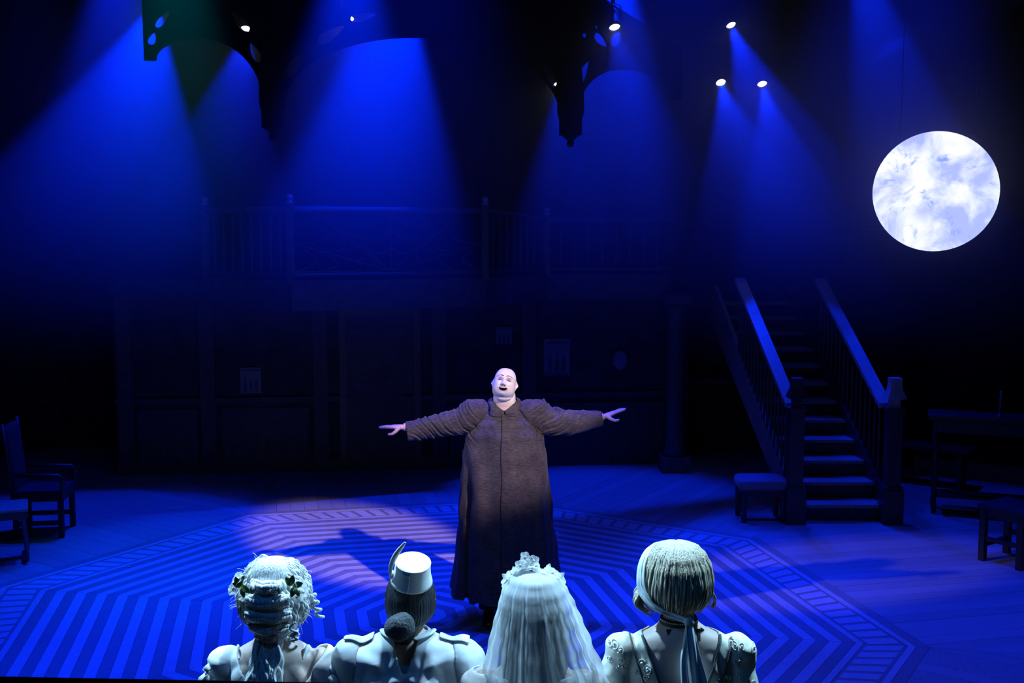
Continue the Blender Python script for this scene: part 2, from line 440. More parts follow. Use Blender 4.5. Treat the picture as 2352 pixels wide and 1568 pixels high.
# ================================================================== STAIRS
SX0, SX1, SY, RISE, GO = 2.80, 3.66, 10.50, 0.163, 0.276
stair = thing('staircase', ((SX0 + SX1) / 2, SY, 0), 'dark wooden staircase with two sloping handrails at the right', 'staircase')
sxm = (SX0 + SX1) / 2
def sl(x, y, z): return (x - sxm, y - SY, z)
def sx_at(base, y): return base - 0.066 * (y - SY)       # flight is turned a little towards the left
NST = 12
for k in range(1, NST + 1):
    y0 = SY + (k - 1) * GO; xl, xr = sx_at(SX0, y0), sx_at(SX1, y0)
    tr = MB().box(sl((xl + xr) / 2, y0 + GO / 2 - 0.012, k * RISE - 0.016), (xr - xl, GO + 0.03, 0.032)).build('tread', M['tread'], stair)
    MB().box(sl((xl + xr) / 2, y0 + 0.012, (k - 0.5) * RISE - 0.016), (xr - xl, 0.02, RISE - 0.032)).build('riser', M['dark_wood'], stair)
slope = RISE / GO
for base, sgn in ((SX0, -1), (SX1, 1)):
    # stringer with a flat top edge
    m = MB(); w_ = 0.045
    y0, y1 = SY + 0.06, SY + NST * GO
    pts = [(y0, 0.0), (y1, slope * (y1 - SY) - 0.28), (y1, slope * (y1 - SY) + 0.27), (y0, 0.31)]
    v = [sl(sx_at(base, y) + dx, y, max(z, 0.0)) for dx in (-w_ / 2 + sgn * w_ / 2, w_ / 2 + sgn * w_ / 2) for y, z in pts]
    m.add(v, [(0, 1, 2, 3), (7, 6, 5, 4), (0, 4, 5, 1), (1, 5, 6, 2), (2, 6, 7, 3), (3, 7, 4, 0)])
    m.build('stringer', M['tread'] if sgn < 0 else M['dark_wood'], stair)
    # handrail
    ya, yb = SY + 0.10, SY + 2.04
    za, zb = 1.13, 1.13 + slope * (yb - ya)
    xo = sgn * -0.0
    m = MB(); hw, hh = 0.062, 0.025
    v = []
    for (y, z) in ((ya, za), (yb, zb)):
        x = sx_at(base, y) - (0.06 if sgn < 0 else 0.0) + 0.02
        v += [sl(x - hw, y, z - hh), sl(x + hw, y, z - hh), sl(x + hw, y, z + hh), sl(x - hw, y, z + hh)]
    m.add(v, [(0, 1, 2, 3), (7, 6, 5, 4), (0, 4, 5, 1), (1, 5, 6, 2), (2, 6, 7, 3), (3, 7, 4, 0)]).build('handrail', M['rail_wood'], stair)
    # balusters
    for k in range(16):
        y = SY + 0.22 + k * 0.125
        if y > yb: break
        x = sx_at(base, y) + sgn * 0.02 - (0.03 if sgn < 0 else 0)
        z0 = slope * (y - SY) + 0.27; z1 = 1.13 + slope * (y - ya) - 0.02
        h_ = z1 - z0
        MB().lathe([(0.014, 0), (0.014, h_ * .12), (0.02, h_ * .2), (0.012, h_ * .3), (0.017, h_ * .55), (0.011, h_ * .8), (0.014, h_ * .88), (0.014, h_)], 8, sl(x, y, z0)).build('baluster', M['dark_wood'], stair, True)
for nx, ny in ((2.755, 10.42), (3.70, 10.42)):
    c = Vector(sl(nx, ny, 0))
    n_ = MB().box(c + Vector((0, 0, 0.17)), (0.19, 0.19, 0.34)).box(c + Vector((0, 0, 0.355)), (0.17, 0.17, 0.03)).box(c + Vector((0, 0, 0.74)), (0.135, 0.135, 0.76)).box(c + Vector((0, 0, 1.125)), (0.165, 0.165, 0.03)).build('newel_post', M['dark_wood'], stair)
    cap_ = MB(); rings = []
    for r_, z in ((0.075, 1.14), (0.08, 1.17), (0.055, 1.20), (0.045, 1.24), (0.05, 1.245), (0.088, 1.25)): pass
    for r_, z in ((0.055, 1.13), (0.055, 1.22), (0.115, 1.235), (0.105, 1.26), (0.075, 1.32), (0.066, 1.38), (0.068, 1.43), (0.0, 1.432)):
        rings.append([c + Vector((sx * r_ * 0.78, sy * r_ * 0.78, z)) for sx, sy in ((-1, -1), (1, -1), (1, 1), (-1, 1))])
    cap_.loft(rings).build('newel_cap', M['rail_wood'] if nx > 3 else M['dark_wood'], n_)
# dark lintel that the flight climbs behind
lint = struct(MB().box((3.25, 12.75, 2.53), (2.6, 0.10, 0.64)).box((4.62, 12.75, 1.4), (0.3, 0.1, 2.9)).build('trim_2', M['black']), 'dark lintel over the upper part of the stairs')
struct(MB().box((3.3, 13.85, 0.97), (2.7, 0.8, 0.06)).build('stair_landing', M['set_wall']), 'dark landing behind the stairs')

# ================================================================== MOON
moon = thing('moon_disc', (3.66, 9.5, 2.66), 'bright round full moon disc with blue blotches hanging at right', 'moon')
mrad = 0.515
n = 64
view = (Vector((0, 0, 2.84)) - Vector((3.66, 9.5, 3.178))); view.z *= 0.9
Rm = view.to_track_quat('Z', 'Y').to_matrix()
m, nt, b = nm('moon_glow'); M['moon'] = m
tc = nt.nodes.new('ShaderNodeTexCoord')
def nz(scale, det, off, rough=.55):
    mp = nt.nodes.new('ShaderNodeMapping'); mp.inputs['Location'].default_value = off
    nt.links.new(tc.outputs['Object'], mp.inputs[0])
    q = nt.nodes.new('ShaderNodeTexNoise'); q.inputs['Scale'].default_value = scale; q.inputs['Detail'].default_value = det; q.inputs['Roughness'].default_value = rough
    q.inputs['Distortion'].default_value = .6
    nt.links.new(mp.outputs[0], q.inputs['Vector']); return q
def ramp(src, els):
    r_ = nt.nodes.new('ShaderNodeValToRGB'); cr = r_.color_ramp
    while len(cr.elements) < len(els): cr.elements.new(.5)
    for e_, (p, c) in zip(cr.elements, els): e_.position = p; e_.color = (*c, 1)
    nt.links.new(src, r_.inputs[0]); return r_
big = ramp(nz(2.6, 6, (3.1, 0.4, 7)).outputs[0], [(0.40, (0.42, 0.50, 1.0)), (0.52, (0.78, 0.84, 1.0)), (0.61, (1.0, 1.0, 1.0))])
spots = ramp(nz(5.0, 5, (11, 4, 2), .7).outputs[0], [(0.0, (1, 1, 1)), (0.56, (1, 1, 1)), (0.66, (0.42, 0.56, 0.95)), (0.76, (0.13, 0.36, 0.80))])
mx = nt.nodes.new('ShaderNodeMix'); mx.data_type = 'RGBA'; mx.blend_type = 'MULTIPLY'; mx.inputs[0].default_value = 1.0
nt.links.new(big.outputs[0], mx.inputs[6]); nt.links.new(spots.outputs[0], mx.inputs[7])
b.inputs['Base Color'].default_value = (0, 0, 0, 1); b.inputs['Roughness'].default_value = 1; b.inputs['Specular IOR Level'].default_value = 0
nt.links.new(mx.outputs[2], b.inputs['Emission Color']); b.inputs['Emission Strength'].default_value = 1.12
mm = MB(); ctr = Vector((0, 0, 0.518))
rings = []
for (r_, z) in ((0.999, -0.03), (0.999, 0.0), (0.97, 0.008), (0.7, 0.02), (0.35, 0.026), (0.02, 0.028)):
    rings.append([Rm @ Vector((cos(2 * pi * i / n) * mrad * r_, sin(2 * pi * i / n) * mrad * r_, z)) + ctr for i in range(n)])
face = mm.loft(rings).build('glowing_face', M['moon'], moon, True)
MB().loft([[Rm @ Vector((cos(2 * pi * i / n) * mrad * r_, sin(2 * pi * i / n) * mrad * r_, z)) + ctr for i in range(n)] for r_, z in ((0.95, -0.10), (0.985, -0.09), (0.985, -0.028))]).build('back_case', M['metal_black'], moon)
for sx in (-.3, .3):
    MB().tube([Rm @ Vector((sx, 0, -0.06)) + ctr + Vector((0, 0, 0.35)), Rm @ Vector((sx, 0, -0.06)) + ctr + Vector((0, 0, 4.6))], 0.004, 5).build('hanging_wire', M['metal_black'], moon)

# ================================================================== HANGING ARCHES
AR = R(16)
ad = Vector((cos(AR), sin(AR)))                 # direction of the header across the stage
AC = Vector((-0.84, 10.95))
header = thing('gothic_arch_header', (AC.x, AC.y, 3.7), 'black gothic arch header with two pendants hanging over the back of the stage', 'arch')
for hx_ in (-1.2, 1.2): MB().tube([(hx_ * ad.x, hx_ * ad.y + .025, 2.1), (hx_ * ad.x, hx_ * ad.y + .025, 4.14)], 0.006, 5).build('hanging_wire', M['metal_black'], header)
def arch_panel(name, pts_fn, label, x0, x1, apex_x, apex_z, spring0, spring1, top, holes, rot, org, slim0=0, slim1=0):
    """flat board with an arched underside, along direction rot from org; holes = list of polygons cut right through"""
    import bmesh
    top0, top1 = top if isinstance(top, tuple) else (top, top)
    arc = []
    N = 26
    for i in range(N + 1):
        t = i / N; ang = pi * t
        # right to left along the arch soffit
        if t < 0.5:
            u = cos(ang); x = apex_x + (x1 - slim1 - apex_x) * u; z = spring1 + (apex_z - spring1) * sin(ang) ** 0.92
        else:
            u = -cos(ang); x = apex_x - (apex_x - x0 - slim0) * u; z = spring0 + (apex_z - spring0) * sin(ang) ** 0.92
        arc.append((x, z))
    poly = [(x1, top1), (x1, spring1)] + arc + [(x0, spring0), (x0, top0)]
    seen = []; 
    for p in poly:
        if not seen or (Vector(p) - Vector(seen[-1])).length > 1e-4: seen.append(p)
    poly = seen
    bm = bmesh.new()
    def loop(pl):
        vs_ = [bm.verts.new((x, 0, z)) for x, z in pl]
        return [bm.edges.new((vs_[i], vs_[(i + 1) % len(vs_)])) for i in range(len(vs_))]
    ed = loop(poly)
    for h in holes: ed += loop(h)
    bmesh.ops.triangle_fill(bm, edges=ed, use_beauty=True, use_dissolve=False)
    g = bmesh.ops.extrude_face_region(bm, geom=bm.faces[:])
    for v in g['geom']:
        if isinstance(v, bmesh.types.BMVert): v.co.y += 0.05
    bmesh.ops.recalc_face_normals(bm, faces=bm.faces)
    me = bpy.data.meshes.new(name); bm.to_mesh(me); bm.free(); me.materials.append(M['arch'])
    t = link('arch_board', me, header); tag(t, label)
    t.location = (org.x - AC.x, org.y - AC.y, -3.7); t.rotation_euler.z = rot
    # moulding along the soffit edge
    MB().tube([(x, -0.012, z) for x, z in arc], 0.018, 6).build('moulding', M['arch'], t)
    return t
def leaf(cx, cz, L, W, a):
    pts = []
    for i in range(12):
        t = i / 12 * 2 * pi
        x = L * cos(t); z = W * sin(t) * (1 - 0.45 * cos(t))
        pts.append((cx + x * cos(a) - z * sin(a), cz + x * sin(a) + z * cos(a)))
    return pts
TOP = 5.9
# centre arch between the two pendants
arch_panel('gothic_arch', None, 'wide central black gothic arch hanging above the singer', -1.50, 1.50, 0, 4.74, 3.98, 3.98, TOP,
           [leaf(-0.93, 4.72, .16, .05, R(35)), leaf(0.93, 4.72, .16, .05, R(145)), leaf(-1.28, 4.42, .13, .045, R(60)), leaf(1.28, 4.42, .13, .045, R(120)),
            leaf(-0.62, 4.90, .13, .04, R(15)), leaf(0.62, 4.90, .13, .04, R(165)), leaf(-0.80, 5.02, .08, .04, R(60)), leaf(0.80, 5.02, .08, .04, R(120))],
           AR, AC, 0.10, 0.10)
aL = R(10)
PL = AC - ad * 1.50
arch_panel('gothic_arch', None, 'narrow black gothic side arch hanging at upper left', -1.16, 0.0, -0.62, 4.64, 4.42, 3.98, (5.00, TOP),
           [leaf(-0.98, 4.80, .10, .035, R(50)), leaf(-0.28, 4.80, .12, .04, R(130)), leaf(-0.15, 4.52, .10, .04, R(115)), leaf(-1.08, 4.62, .06, .035, R(70)), leaf(-0.40, 4.98, .06, .04, R(120))],
           aL, PL, 0.10, 0.06)
PR = AC + ad * 1.50
aR = R(24)
arch_panel('gothic_arch', None, 'narrow black gothic side arch hanging right of the pendant', 0.0, 1.34, 0.60, 4.53, 3.98, 4.25, (5.40, 4.78),
           [leaf(0.16, 4.47, .14, .045, R(62)), leaf(0.36, 4.80, .10, .05, R(-38)), leaf(0.54, 4.83, .10, .05, R(50)), leaf(0.30, 4.94, .03, .02, R(120)), leaf(0.17, 4.84, .035, .025, R(30))],
           aR, PR, 0.06, 0.10)
def pendant(p, label):
    rings = []
    for hw, z in ((0.075, 0.95), (0.10, 0.75), (0.115, 0.55), (0.12, 0.36), (0.10, 0.27), (0.10, 0.12), (0.06, 0.115)):
        rings.append([(sx * hw, sy * hw * 0.7, z) for sx, sy in ((-1, -1), (1, -1), (1, 1), (-1, 1))])
    t = MB().loft(rings).build('pendant', M['arch'], header); tag(t, label); t.location = (p.x - AC.x, p.y - AC.y, 0); t.rotation_euler.z = AR
    MB().lathe([(0.1, 0.12), (0.07, 0.10), (0.04, 0.07), (0.028, 0.055), (0.0, 0.05)], 12).build('collar', M['arch'], t, True)
    MB().ball((0, 0, 0.037), 0.039, 14, 10).build('ball_finial', M['arch'], t, True)
pendant(PL, 'black pendant drop at the left foot of the central arch')
pendant(PR, 'black pendant drop with ball finial right of the central arch')

# ================================================================== LAMPS, HAZE
pipe_y = 11.9
def pipe(z, y, x0, x1, label):
    t = thing('lighting_pipe', (0, y, z), label, 'pipe', 'lighting pipes over the stage')
    MB().tube([(x0, 0, 0), (x1, 0, 0)], 0.025, 8).build('tube', M['metal_black'], t)
    for x in (x0 + .3, x1 - .3): MB().tube([(x, 0, 0), (x, 0, 7.84 - z)], 0.006, 5).build('hanging_wire', M['metal_black'], t)
pipe(5.45, 11.6, -4.6, 4.4, 'upper black lighting pipe across the back of the stage')
pipe(5.10, 13.46, 1.9, 3.6, 'short lower black lighting pipe at right')
HAZE = 0.26
def lamp(px, py, Y, target, power, angle, label, pz, blend=0.25, color=BLUE, lens=1.0):
    loc = Vector(tz(Y, py, px)); d = (Vector(target) - loc).normalized()
    t = thing('stage_lamp', loc, label, 'stage light', 'stage lamps hung at the back')
    q = d.to_track_quat('Z', 'Y').to_matrix()
    MB().lathe([(0.0, -0.26), (0.045, -0.26), (0.062, -0.22), (0.066, -0.05), (0.072, 0.0), (0.072, 0.035), (0.060, 0.035), (0.060, 0.004)], 18, mat=q).build('lamp_body', M['metal_black'], t, True)
    MB().lathe([(0.0, 0.006), (0.058, 0.006), (0.050, 0.016), (0.028, 0.024), (0.0, 0.027)], 18, mat=q).build('lens', M['lens'], t, True)
    MB().tube([q @ Vector((-0.085, 0, -0.1)), q @ Vector((-0.085, 0, -0.1)) + Vector((0, 0, .13)), q @ Vector((0, 0, -0.1)) + Vector((0, 0, .16)), q @ Vector((0.085, 0, -0.1)) + Vector((0, 0, .13)), q @ Vector((0.085, 0, -0.1))], 0.008, 6).build('yoke', M['metal_black'], t)
    hz = q @ Vector((0, 0, -0.1)) + Vector((0, 0, .16))
    MB().tube([hz, hz + Vector((0, 0, max(0.05, pz - loc.z - hz.z + .03)))], 0.022, 8).build('clamp', M['metal_black'], t)
    s_ = spot('lamp_beam', loc + d * 0.05, target, power, angle, color, blend, 0.035)
    s_.parent = t; s_.location = d * 0.05
    return t
lamp(362, -2, 11.5, (-4.3, 9.4, 0.2), 1300, 54, 'lit stage lamp at the upper left edge of frame', 5.9)
lamp(567, 62, 11.5, (-2.9, 9.0, 0.3), 420, 40, 'lit stage lamp glimpsed through the left arch cut-outs', 5.45)
lamp(800, 40, 11.6, (-1.2, 8.6, 0.3), 150, 34, 'lit stage lamp glimpsed through the central arch cut-outs', 5.45)
lamp(1284, 190, 11.9, (0.5, 9.6, 0.3), 150, 36, 'lit stage lamp seen through the cut-out beside the pendant', 5.45)
lamp(1411, 59, 11.5, (1.7, 8.5, 0.3), 150, 36, 'lit stage lamp above the right side arch', 5.45)
lamp(1678, 55, 13.3, (3.6, 9.9, 0.6), 750, 32, 'topmost of three lit lamps at upper right', 5.45)
lamp(1655, 187, 13.4, (2.75, 8.8, 0.0), 480, 34, 'lower left of three lit lamps at upper right', 5.10)
lamp(1750, 190, 13.4, (3.15, 9.8, 0.3), 520, 34, 'lower right of three lit lamps at upper right', 5.10)
# fat dark duct running up towards the right wall
dct = thing('ventilation_duct', (4.2, 11.0, 4.55), 'faint dark round duct slanting across the upper right corner', 'duct')
MB().tube([(-.35, .6, .0), (.1, .2, .30), (.85, -.5, .80), (1.6, -1.2, 1.30)], .20, 20).build('duct_pipe', M['set_wall'], dct, True)
for k_ in (.25, .6, .95):
    c_ = Vector((-.35, .6, 0)).lerp(Vector((1.6, -1.2, 1.30)), k_); a_ = (Vector((1.6, -1.2, 1.30)) - Vector((-.35, .6, 0))).normalized()
    MB().tube([c_ - a_ * .02, c_ + a_ * .02], .21, 20).build('duct_ring', M['set_trim'], dct, True)
MB().tube([(.85, -.5, .95), (.85, -.5, 3.28)], .008, 6).build('hanging_wire', M['metal_black'], dct)
# haze hanging in the upper air of the stage, thinning out downwards
hm = bpy.data.materials.new('theatre_haze'); hm.use_nodes = True
nt = hm.node_tree; nt.nodes.clear()
out = nt.nodes.new('ShaderNodeOutputMaterial'); vs_ = nt.nodes.new('ShaderNodeVolumeScatter')
vs_.inputs['Anisotropy'].default_value = 0.30
tc = nt.nodes.new('ShaderNodeTexCoord'); sp = nt.nodes.new('ShaderNodeSeparateXYZ'); mr = nt.nodes.new('ShaderNodeMapRange')
nt.links.new(tc.outputs['Object'], sp.inputs[0]); nt.links.new(sp.outputs['Z'], mr.inputs['Value'])
mr.interpolation_type = 'SMOOTHSTEP'
mr.inputs['From Min'].default_value = 1.6; mr.inputs['From Max'].default_value = 5.2
mr.inputs['To Min'].default_value = 0.0; mr.inputs['To Max'].default_value = HAZE
nt.links.new(mr.outputs[0], vs_.inputs['Density'])
nt.links.new(vs_.outputs[0], out.inputs['Volume'])
hz_ = MB().box((0, 11.4, 4.2), (13.7, 5.4, 6.0)).build('haze', hm)
tag(hz_, 'thin blue stage haze catching the light beams', 'haze', kind='stuff')
# ================================================================== PEOPLE: helpers
import numpy as np
def G(x, s): return exp(-(x / s) ** 2)
def head_verts(scale, open_mouth, heavy):
    """skull with face towards -Y, centre at origin; returns MB"""
    nu, nv = 150, 110
    v = []
    for i in range(1, nv):
        th = pi * i / nv
        for k in range(nu):
            ph = 2 * pi * k / nu
            d = Vector((sin(th) * cos(ph), sin(th) * sin(ph), cos(th)))
            x, y, z = d.x * 0.078, d.y * 0.098, d.z * 0.117
            if heavy:
                k_ = (abs(d.x) ** 2.5 + abs(d.y) ** 2.5 + abs(d.z) ** 2.5) ** (1 / 2.5)
                x, y, z = x / k_ * 1.03, y / k_, z / k_ * 0.97
            if y > 0: y *= 1.0 + 0.10 * G(z - 0.03, 0.06)
            low = max(0.0, -z) / 0.117
            x *= 1 + (0.19 if heavy else 0.06) * low ** 1.3 * (1 - low ** 6)
            if y < 0 and z < 0: y *= 1 + 0.10 * low
            if y > 0 and z < -0.02: y *= 1 - 0.35 * min(1, (-z - 0.02) / 0.09)
            if y < 0:
                f = min(1.0, -d.y * 1.6); ax = abs(x); q = 0.0
                q += (0.032 if heavy else 0.022) * G(x, 0.0125) * (0 if z > 0.03 else (min(1, (0.03 - z) / 0.065)) if z > -0.038 else G(z + 0.038, 0.009))
                q += (0.014 if heavy else .009) * G(ax - 0.0150, 0.0075) * G(z + 0.040, 0.009)
                q -= 0.011 * G(ax - 0.031, 0.015) * G(z - 0.004, 0.011)
                q += 0.0055 * G(ax - 0.031, 0.011) * G(z - 0.002, 0.0065)
                q += 0.006 * G(ax - 0.030, 0.024) * G(z - 0.024, 0.008)
                q += 0.007 * G(ax - 0.043, 0.016) * G(z + 0.030, 0.018)
                q += 0.007 * G(x, 0.018) * G(z + 0.100, 0.012)
                if open_mouth:
                    cz = -0.068 + 5.0 * x * x
                    e = (x / 0.029) ** 2 + ((z - cz) / 0.0115) ** 2
                    if e < 2.6:
                        q += 0.005 * exp(-((e - 1.35) / 0.6) ** 2)
                        q -= 0.026 * max(0.0, 1 - e) ** 0.6 if e < 1 else 0
                else:
                    q += 0.005 * G(x, 0.02) * (G(z + 0.062, 0.004) + G(z + 0.072, 0.005))
                y -= q * f
            v.append((x, y, z))
    v += [(0, 0, 0.117), (0, 0, -0.117)]; T = len(v) - 2; f_ = []; m = nv
    for i in range(m - 2):
        for k in range(nu):
            q = (k + 1) % nu; f_.append((i * nu + k, (i + 1) * nu + k, (i + 1) * nu + q, i * nu + q))
    for k in range(nu):
        q = (k + 1) % nu; f_.append((T, k, q)); f_.append((T + 1, (m - 2) * nu + q, (m - 2) * nu + k))
    mb = MB(); mb.add([Vector(p) * scale for p in v], f_)
    # ears: rim, lobe and hollow
    for s in (-1, 1):
        rim = [Vector((s * (0.078 + 0.014 * sin(pi * t)), 0.012 + 0.016 * sin(2.2 * t * pi - 0.6), 0.032 - 0.062 * t)) * scale for t in [i / 10 for i in range(11)]]
        mb.tube(rim, [0.0055 * scale + 0.002 * sin(pi * i / 10) for i in range(11)], 8)
        mb.ball(Vector((s * 0.079, 0.010, -0.002)) * scale, (0.007 * scale, 0.014 * scale, 0.026 * scale), 10, 8)
        mb.ball(Vector((s * 0.081, 0.004, -0.026)) * scale, 0.008 * scale, 8, 6)
    return mb
def place(mb, M4):
    mb.v = [tuple(M4 @ Vector(p)) for p in mb.v]; return mb
def merge(dst, src): dst.add(src.v, src.f); return dst
def hand(mb, W, d, s, n, curl=0.15, sc=1.0, spread=0.10, drop=0.25):
    """W wrist, d along the fingers, s towards the thumb side, n back of the hand"""
    d, s, n = Vector(d).normalized(), Vector(s).normalized(), Vector(n).normalized()
    rings = []
    for t, w_, h_ in ((-0.03, .026, .020), (0.0, .027, .020), (.03, .036, .0185), (.06, .042, .0165), (.088, .041, .0125), (.098, .034, .008)):
        c = W + d * (t * sc)
        rings.append([c + s * (cos(2 * pi * k / 16) * w_ * sc) + n * (sin(2 * pi * k / 16) * h_ * sc) for k in range(16)])
    mb.loft(rings)
    for i, (o, L) in enumerate(((.0315, .070), (.0105, .079), (-.0105, .074), (-.0315, .057))):
        p = W + (d * .084 + s * o) * sc; pts = [p - d * .012 * sc]; a = curl * 0.3
        dir0 = (d + s * (o * spread / .03)).normalized()
        for seg, ln in enumerate((.45, .3, .25)):
            dr_ = (dir0 * cos(a) - n * sin(a))
            pts.append(pts[-1] + dr_ * (L * ln + (.012 if seg == 0 else 0)) * sc); a += curl
        fine = []
        for u, v in zip(pts, pts[1:]): fine += [u, u.lerp(v, .5)]
        fine.append(pts[-1])
        mb.tube(fine, [r_ * sc for r_ in (.0096, .0094, .0090, .0088, .0082, .0078, .0062)], 10)
        mb.ball(pts[-1], .0064 * sc, 8, 6)
    p = W + (d * .022 + s * .026 - n * .004) * sc
    a1 = (d * .62 + s * .72 - n * drop).normalized(); a2 = (d * .86 + s * .42 - n * drop * .8).normalized(); a3 = (d * .95 + s * .15 - n * .1).normalized()
    pts = [p - a1 * .015 * sc, p + a1 * .02 * sc, p + a1 * .038 * sc, p + (a1 * .038 + a2 * .018) * sc, p + (a1 * .038 + a2 * .030) * sc, p + (a1 * .038 + a2 * .030 + a3 * .024) * sc]
    mb.tube(pts, [r_ * sc for r_ in (.015, .0145, .0125, .0112, .0108, .0085)], 10)
    mb.ball(pts[-1], .0088 * sc, 8, 6)
def ell_loft(mb, tab, n=32):
    rings = []
    for cx, cy, z, rx, ry in tab:
        rings.append([Vector((cx + cos(2 * pi * k / n) * rx, cy + sin(2 * pi * k / n) * ry, z)) for k in range(n)])
    mb.loft(rings)
def arr(me):
    a = np.empty(len(me.vertices) * 3, np.float32); me.vertices.foreach_get('co', a); return a.reshape(-1, 3)
def nrm(me):
    a = np.empty(len(me.vertices) * 3, np.float32); me.vertices.foreach_get('normal', a); return a.reshape(-1, 3)
def setv(me, a): me.vertices.foreach_set('co', np.ascontiguousarray(a, np.float32).ravel()); me.update()
def garment(body, mask, off, name, mat, parent, thick=0.004, disp=None, smooth_edge=12, smooth_all=2):
    """a cloth that follows the body: the masked part of its surface, lifted off it"""
    me = body.data; V = arr(me); N = nrm(me)
    keep = []
    for p in me.polygons:
        c = V[list(p.vertices)].mean(0)
        if mask(c[0], c[1], c[2]): keep.append(tuple(p.vertices))
    used = sorted({i for f in keep for i in f}); idx = {o: i for i, o in enumerate(used)}
    P = V[used].copy(); Nn = N[used]
    o_ = np.array([off(*p) for p in P]) if callable(off) else off
    P = P + Nn * (o_[:, None] if callable(off) else o_)
    faces = [tuple(idx[i] for i in f) for f in keep]
    nb = [set() for _ in P]; ec = {}
    for f in faces:
        for a, b in zip(f, f[1:] + f[:1]):
            nb[a].add(b); nb[b].add(a); k = (min(a, b), max(a, b)); ec[k] = ec.get(k, 0) + 1
    bnb = {}
    for (a, b), c in ec.items():
        if c == 1: bnb.setdefault(a, []).append(b); bnb.setdefault(b, []).append(a)
    for _ in range(smooth_edge):
        Q = P.copy()
        for i, l in bnb.items():
            if len(l) == 2: Q[i] = 0.5 * P[i] + 0.25 * (P[l[0]] + P[l[1]])
        P = Q
    nbl = [list(s_) for s_ in nb]
    for _ in range(smooth_all):
        Q = P.copy()
        for i, l in enumerate(nbl):
            if i not in bnb: Q[i] = 0.5 * P[i] + 0.5 * P[l].mean(0)
        P = Q
    if disp is not None:
        P = P + Nn * np.array([disp(*p) for p in P])[:, None]
    m2 = bpy.data.meshes.new(name); m2.from_pydata([tuple(p) for p in P], [], faces); m2.update()
    return modded_mesh(m2, name, [('SOLIDIFY', dict(thickness=thick, offset=-1))], mat, parent)
def modded_mesh(me, name, mods, mat, parent):
    o = bpy.data.objects.new('tmp', me); col.objects.link(o)
    for t, kw in mods:
        m = o.modifiers.new(t, t)
        for k, v in kw.items(): setattr(m, k, v)
    dg = bpy.context.evaluated_depsgraph_get()
    me2 = bpy.data.meshes.new_from_object(o.evaluated_get(dg)); me2.name = name
    bpy.data.objects.remove(o)
    me2.materials.clear(); me2.materials.append(mat)
    for p in me2.polygons: p.use_smooth = True
    return link(name, me2, parent)
def bvh(o): return BVHTree.FromPolygons([v.co for v in o.data.vertices], [p.vertices for p in o.data.polygons])
def remesh(mb, name, vox, mat, parent, it=6):
    return modded(mb, name, [('REMESH', dict(mode='VOXEL', voxel_size=vox, adaptivity=0)), ('SMOOTH', dict(factor=0.5, iterations=it))], mat, parent)
def skin_mat(name, c, vcol=False, rough=0.5):
    m, nt, b = nm(name)
    b.inputs['Roughness'].default_value = rough; b.inputs['Base Color'].default_value = (*c, 1)
    b.inputs['Subsurface Weight'].default_value = 0.0
    tc = nt.nodes.new('ShaderNodeTexCoord'); n = nt.nodes.new('ShaderNodeTexNoise'); n.inputs['Scale'].default_value = 90
    nt.links.new(tc.outputs['Object'], n.inputs['Vector'])
    bp = nt.nodes.new('ShaderNodeBump'); bp.inputs['Strength'].default_value = .08; bp.inputs['Distance'].default_value = .003
    nt.links.new(n.outputs[0], bp.inputs['Height']); nt.links.new(bp.outputs[0], b.inputs['Normal'])
    if vcol:
        a = nt.nodes.new('ShaderNodeVertexColor'); a.layer_name = 'Col'
        nt.links.new(a.outputs[0], b.inputs['Base Color'])
    return m
def hair_mat(name, c, rough=0.45, stretch=(60, 60, 4), amt=0.45, bump=0.5):
    m = simple(name, c, rough, noise_amt=amt, scale=3.0, stretch=stretch, bump=bump)
    return m
M['lady_skin'] = skin_mat('lady_skin', (0.62, 0.46, 0.40))
M['coat'] = None

# ================================================================== THE SINGER
man = thing('person', (-0.055, 7.80, 0), 'singing bald person in long dark coat with arms spread wide at stage centre', 'person')
mb = MB()
HM = Matrix.Translation((0.002, -0.030, 1.742)) @ Matrix.Rotation(R(8), 4, 'Y') @ Matrix.Rotation(R(-5), 4, 'Z') @ Matrix.Rotation(R(-27), 4, 'X')
merge(mb, place(head_verts(1.0, True, True), HM))
ell_loft(mb, [(0, .012, 1.70, .066, .070), (0, .004, 1.66, .079, .080), (0, .002, 1.62, .082, .084), (0, .006, 1.58, .088, .082), (0, .01, 1.55, .12, .09), (0, .01, 1.52, .18, .105), (0, .01, 1.44, .215, .13), (0, 0, 1.30, .21, .15), (0, -.01, 1.12, .215, .165), (0, 0, .98, .215, .15), (0, 0, .86, .19, .13)])
mb.ball((-.004, -.070, 1.655), (.058, .040, .034), 20, 12)     # soft under-chin
AL = [(-.15, .0, 1.535), (-.34, -.01, 1.478), (-.50, -.03, 1.452), (-.62, -.045, 1.440), (-.725, -.06, 1.434)]
ARr = [(.15, .0, 1.535), (.34, .0, 1.470), (.50, -.005, 1.475), (.62, -.01, 1.490), (.715, -.015, 1.502)]
for pth in (AL, ARr): mb.tube(pth, [.072, .055, .042, .034, .029], 14)
hand(mb, Vector((-.735, -.062, 1.434)), (-1, -.06, .05), (-.08, -1, .06), (.05, .06, 1), curl=0.05, drop=0.85)
hand(mb, Vector((.722, -.016, 1.503)), (1, -.05, .42), (.08, -1, .04), (-.40, .04, 1), curl=0.03, drop=0.95)
for s in (-1, 1):
    mb.tube([(s * .10, .0, .92), (s * .11, -.01, .52), (s * .115, .01, .08)], [.095, .065, .045], 14)
M['face'] = skin_mat('white_stage_makeup', (0.8, 0.72, 0.7), vcol=True, rough=0.5)
body = remesh(mb, 'body', 0.0031, M['face'], man, 3)
V = arr(body.data); inv = HM.inverted()
ca = body.data.color_attributes.new('Col', 'FLOAT_COLOR', 'POINT')
cols = np.ones((len(V), 4), np.float32)
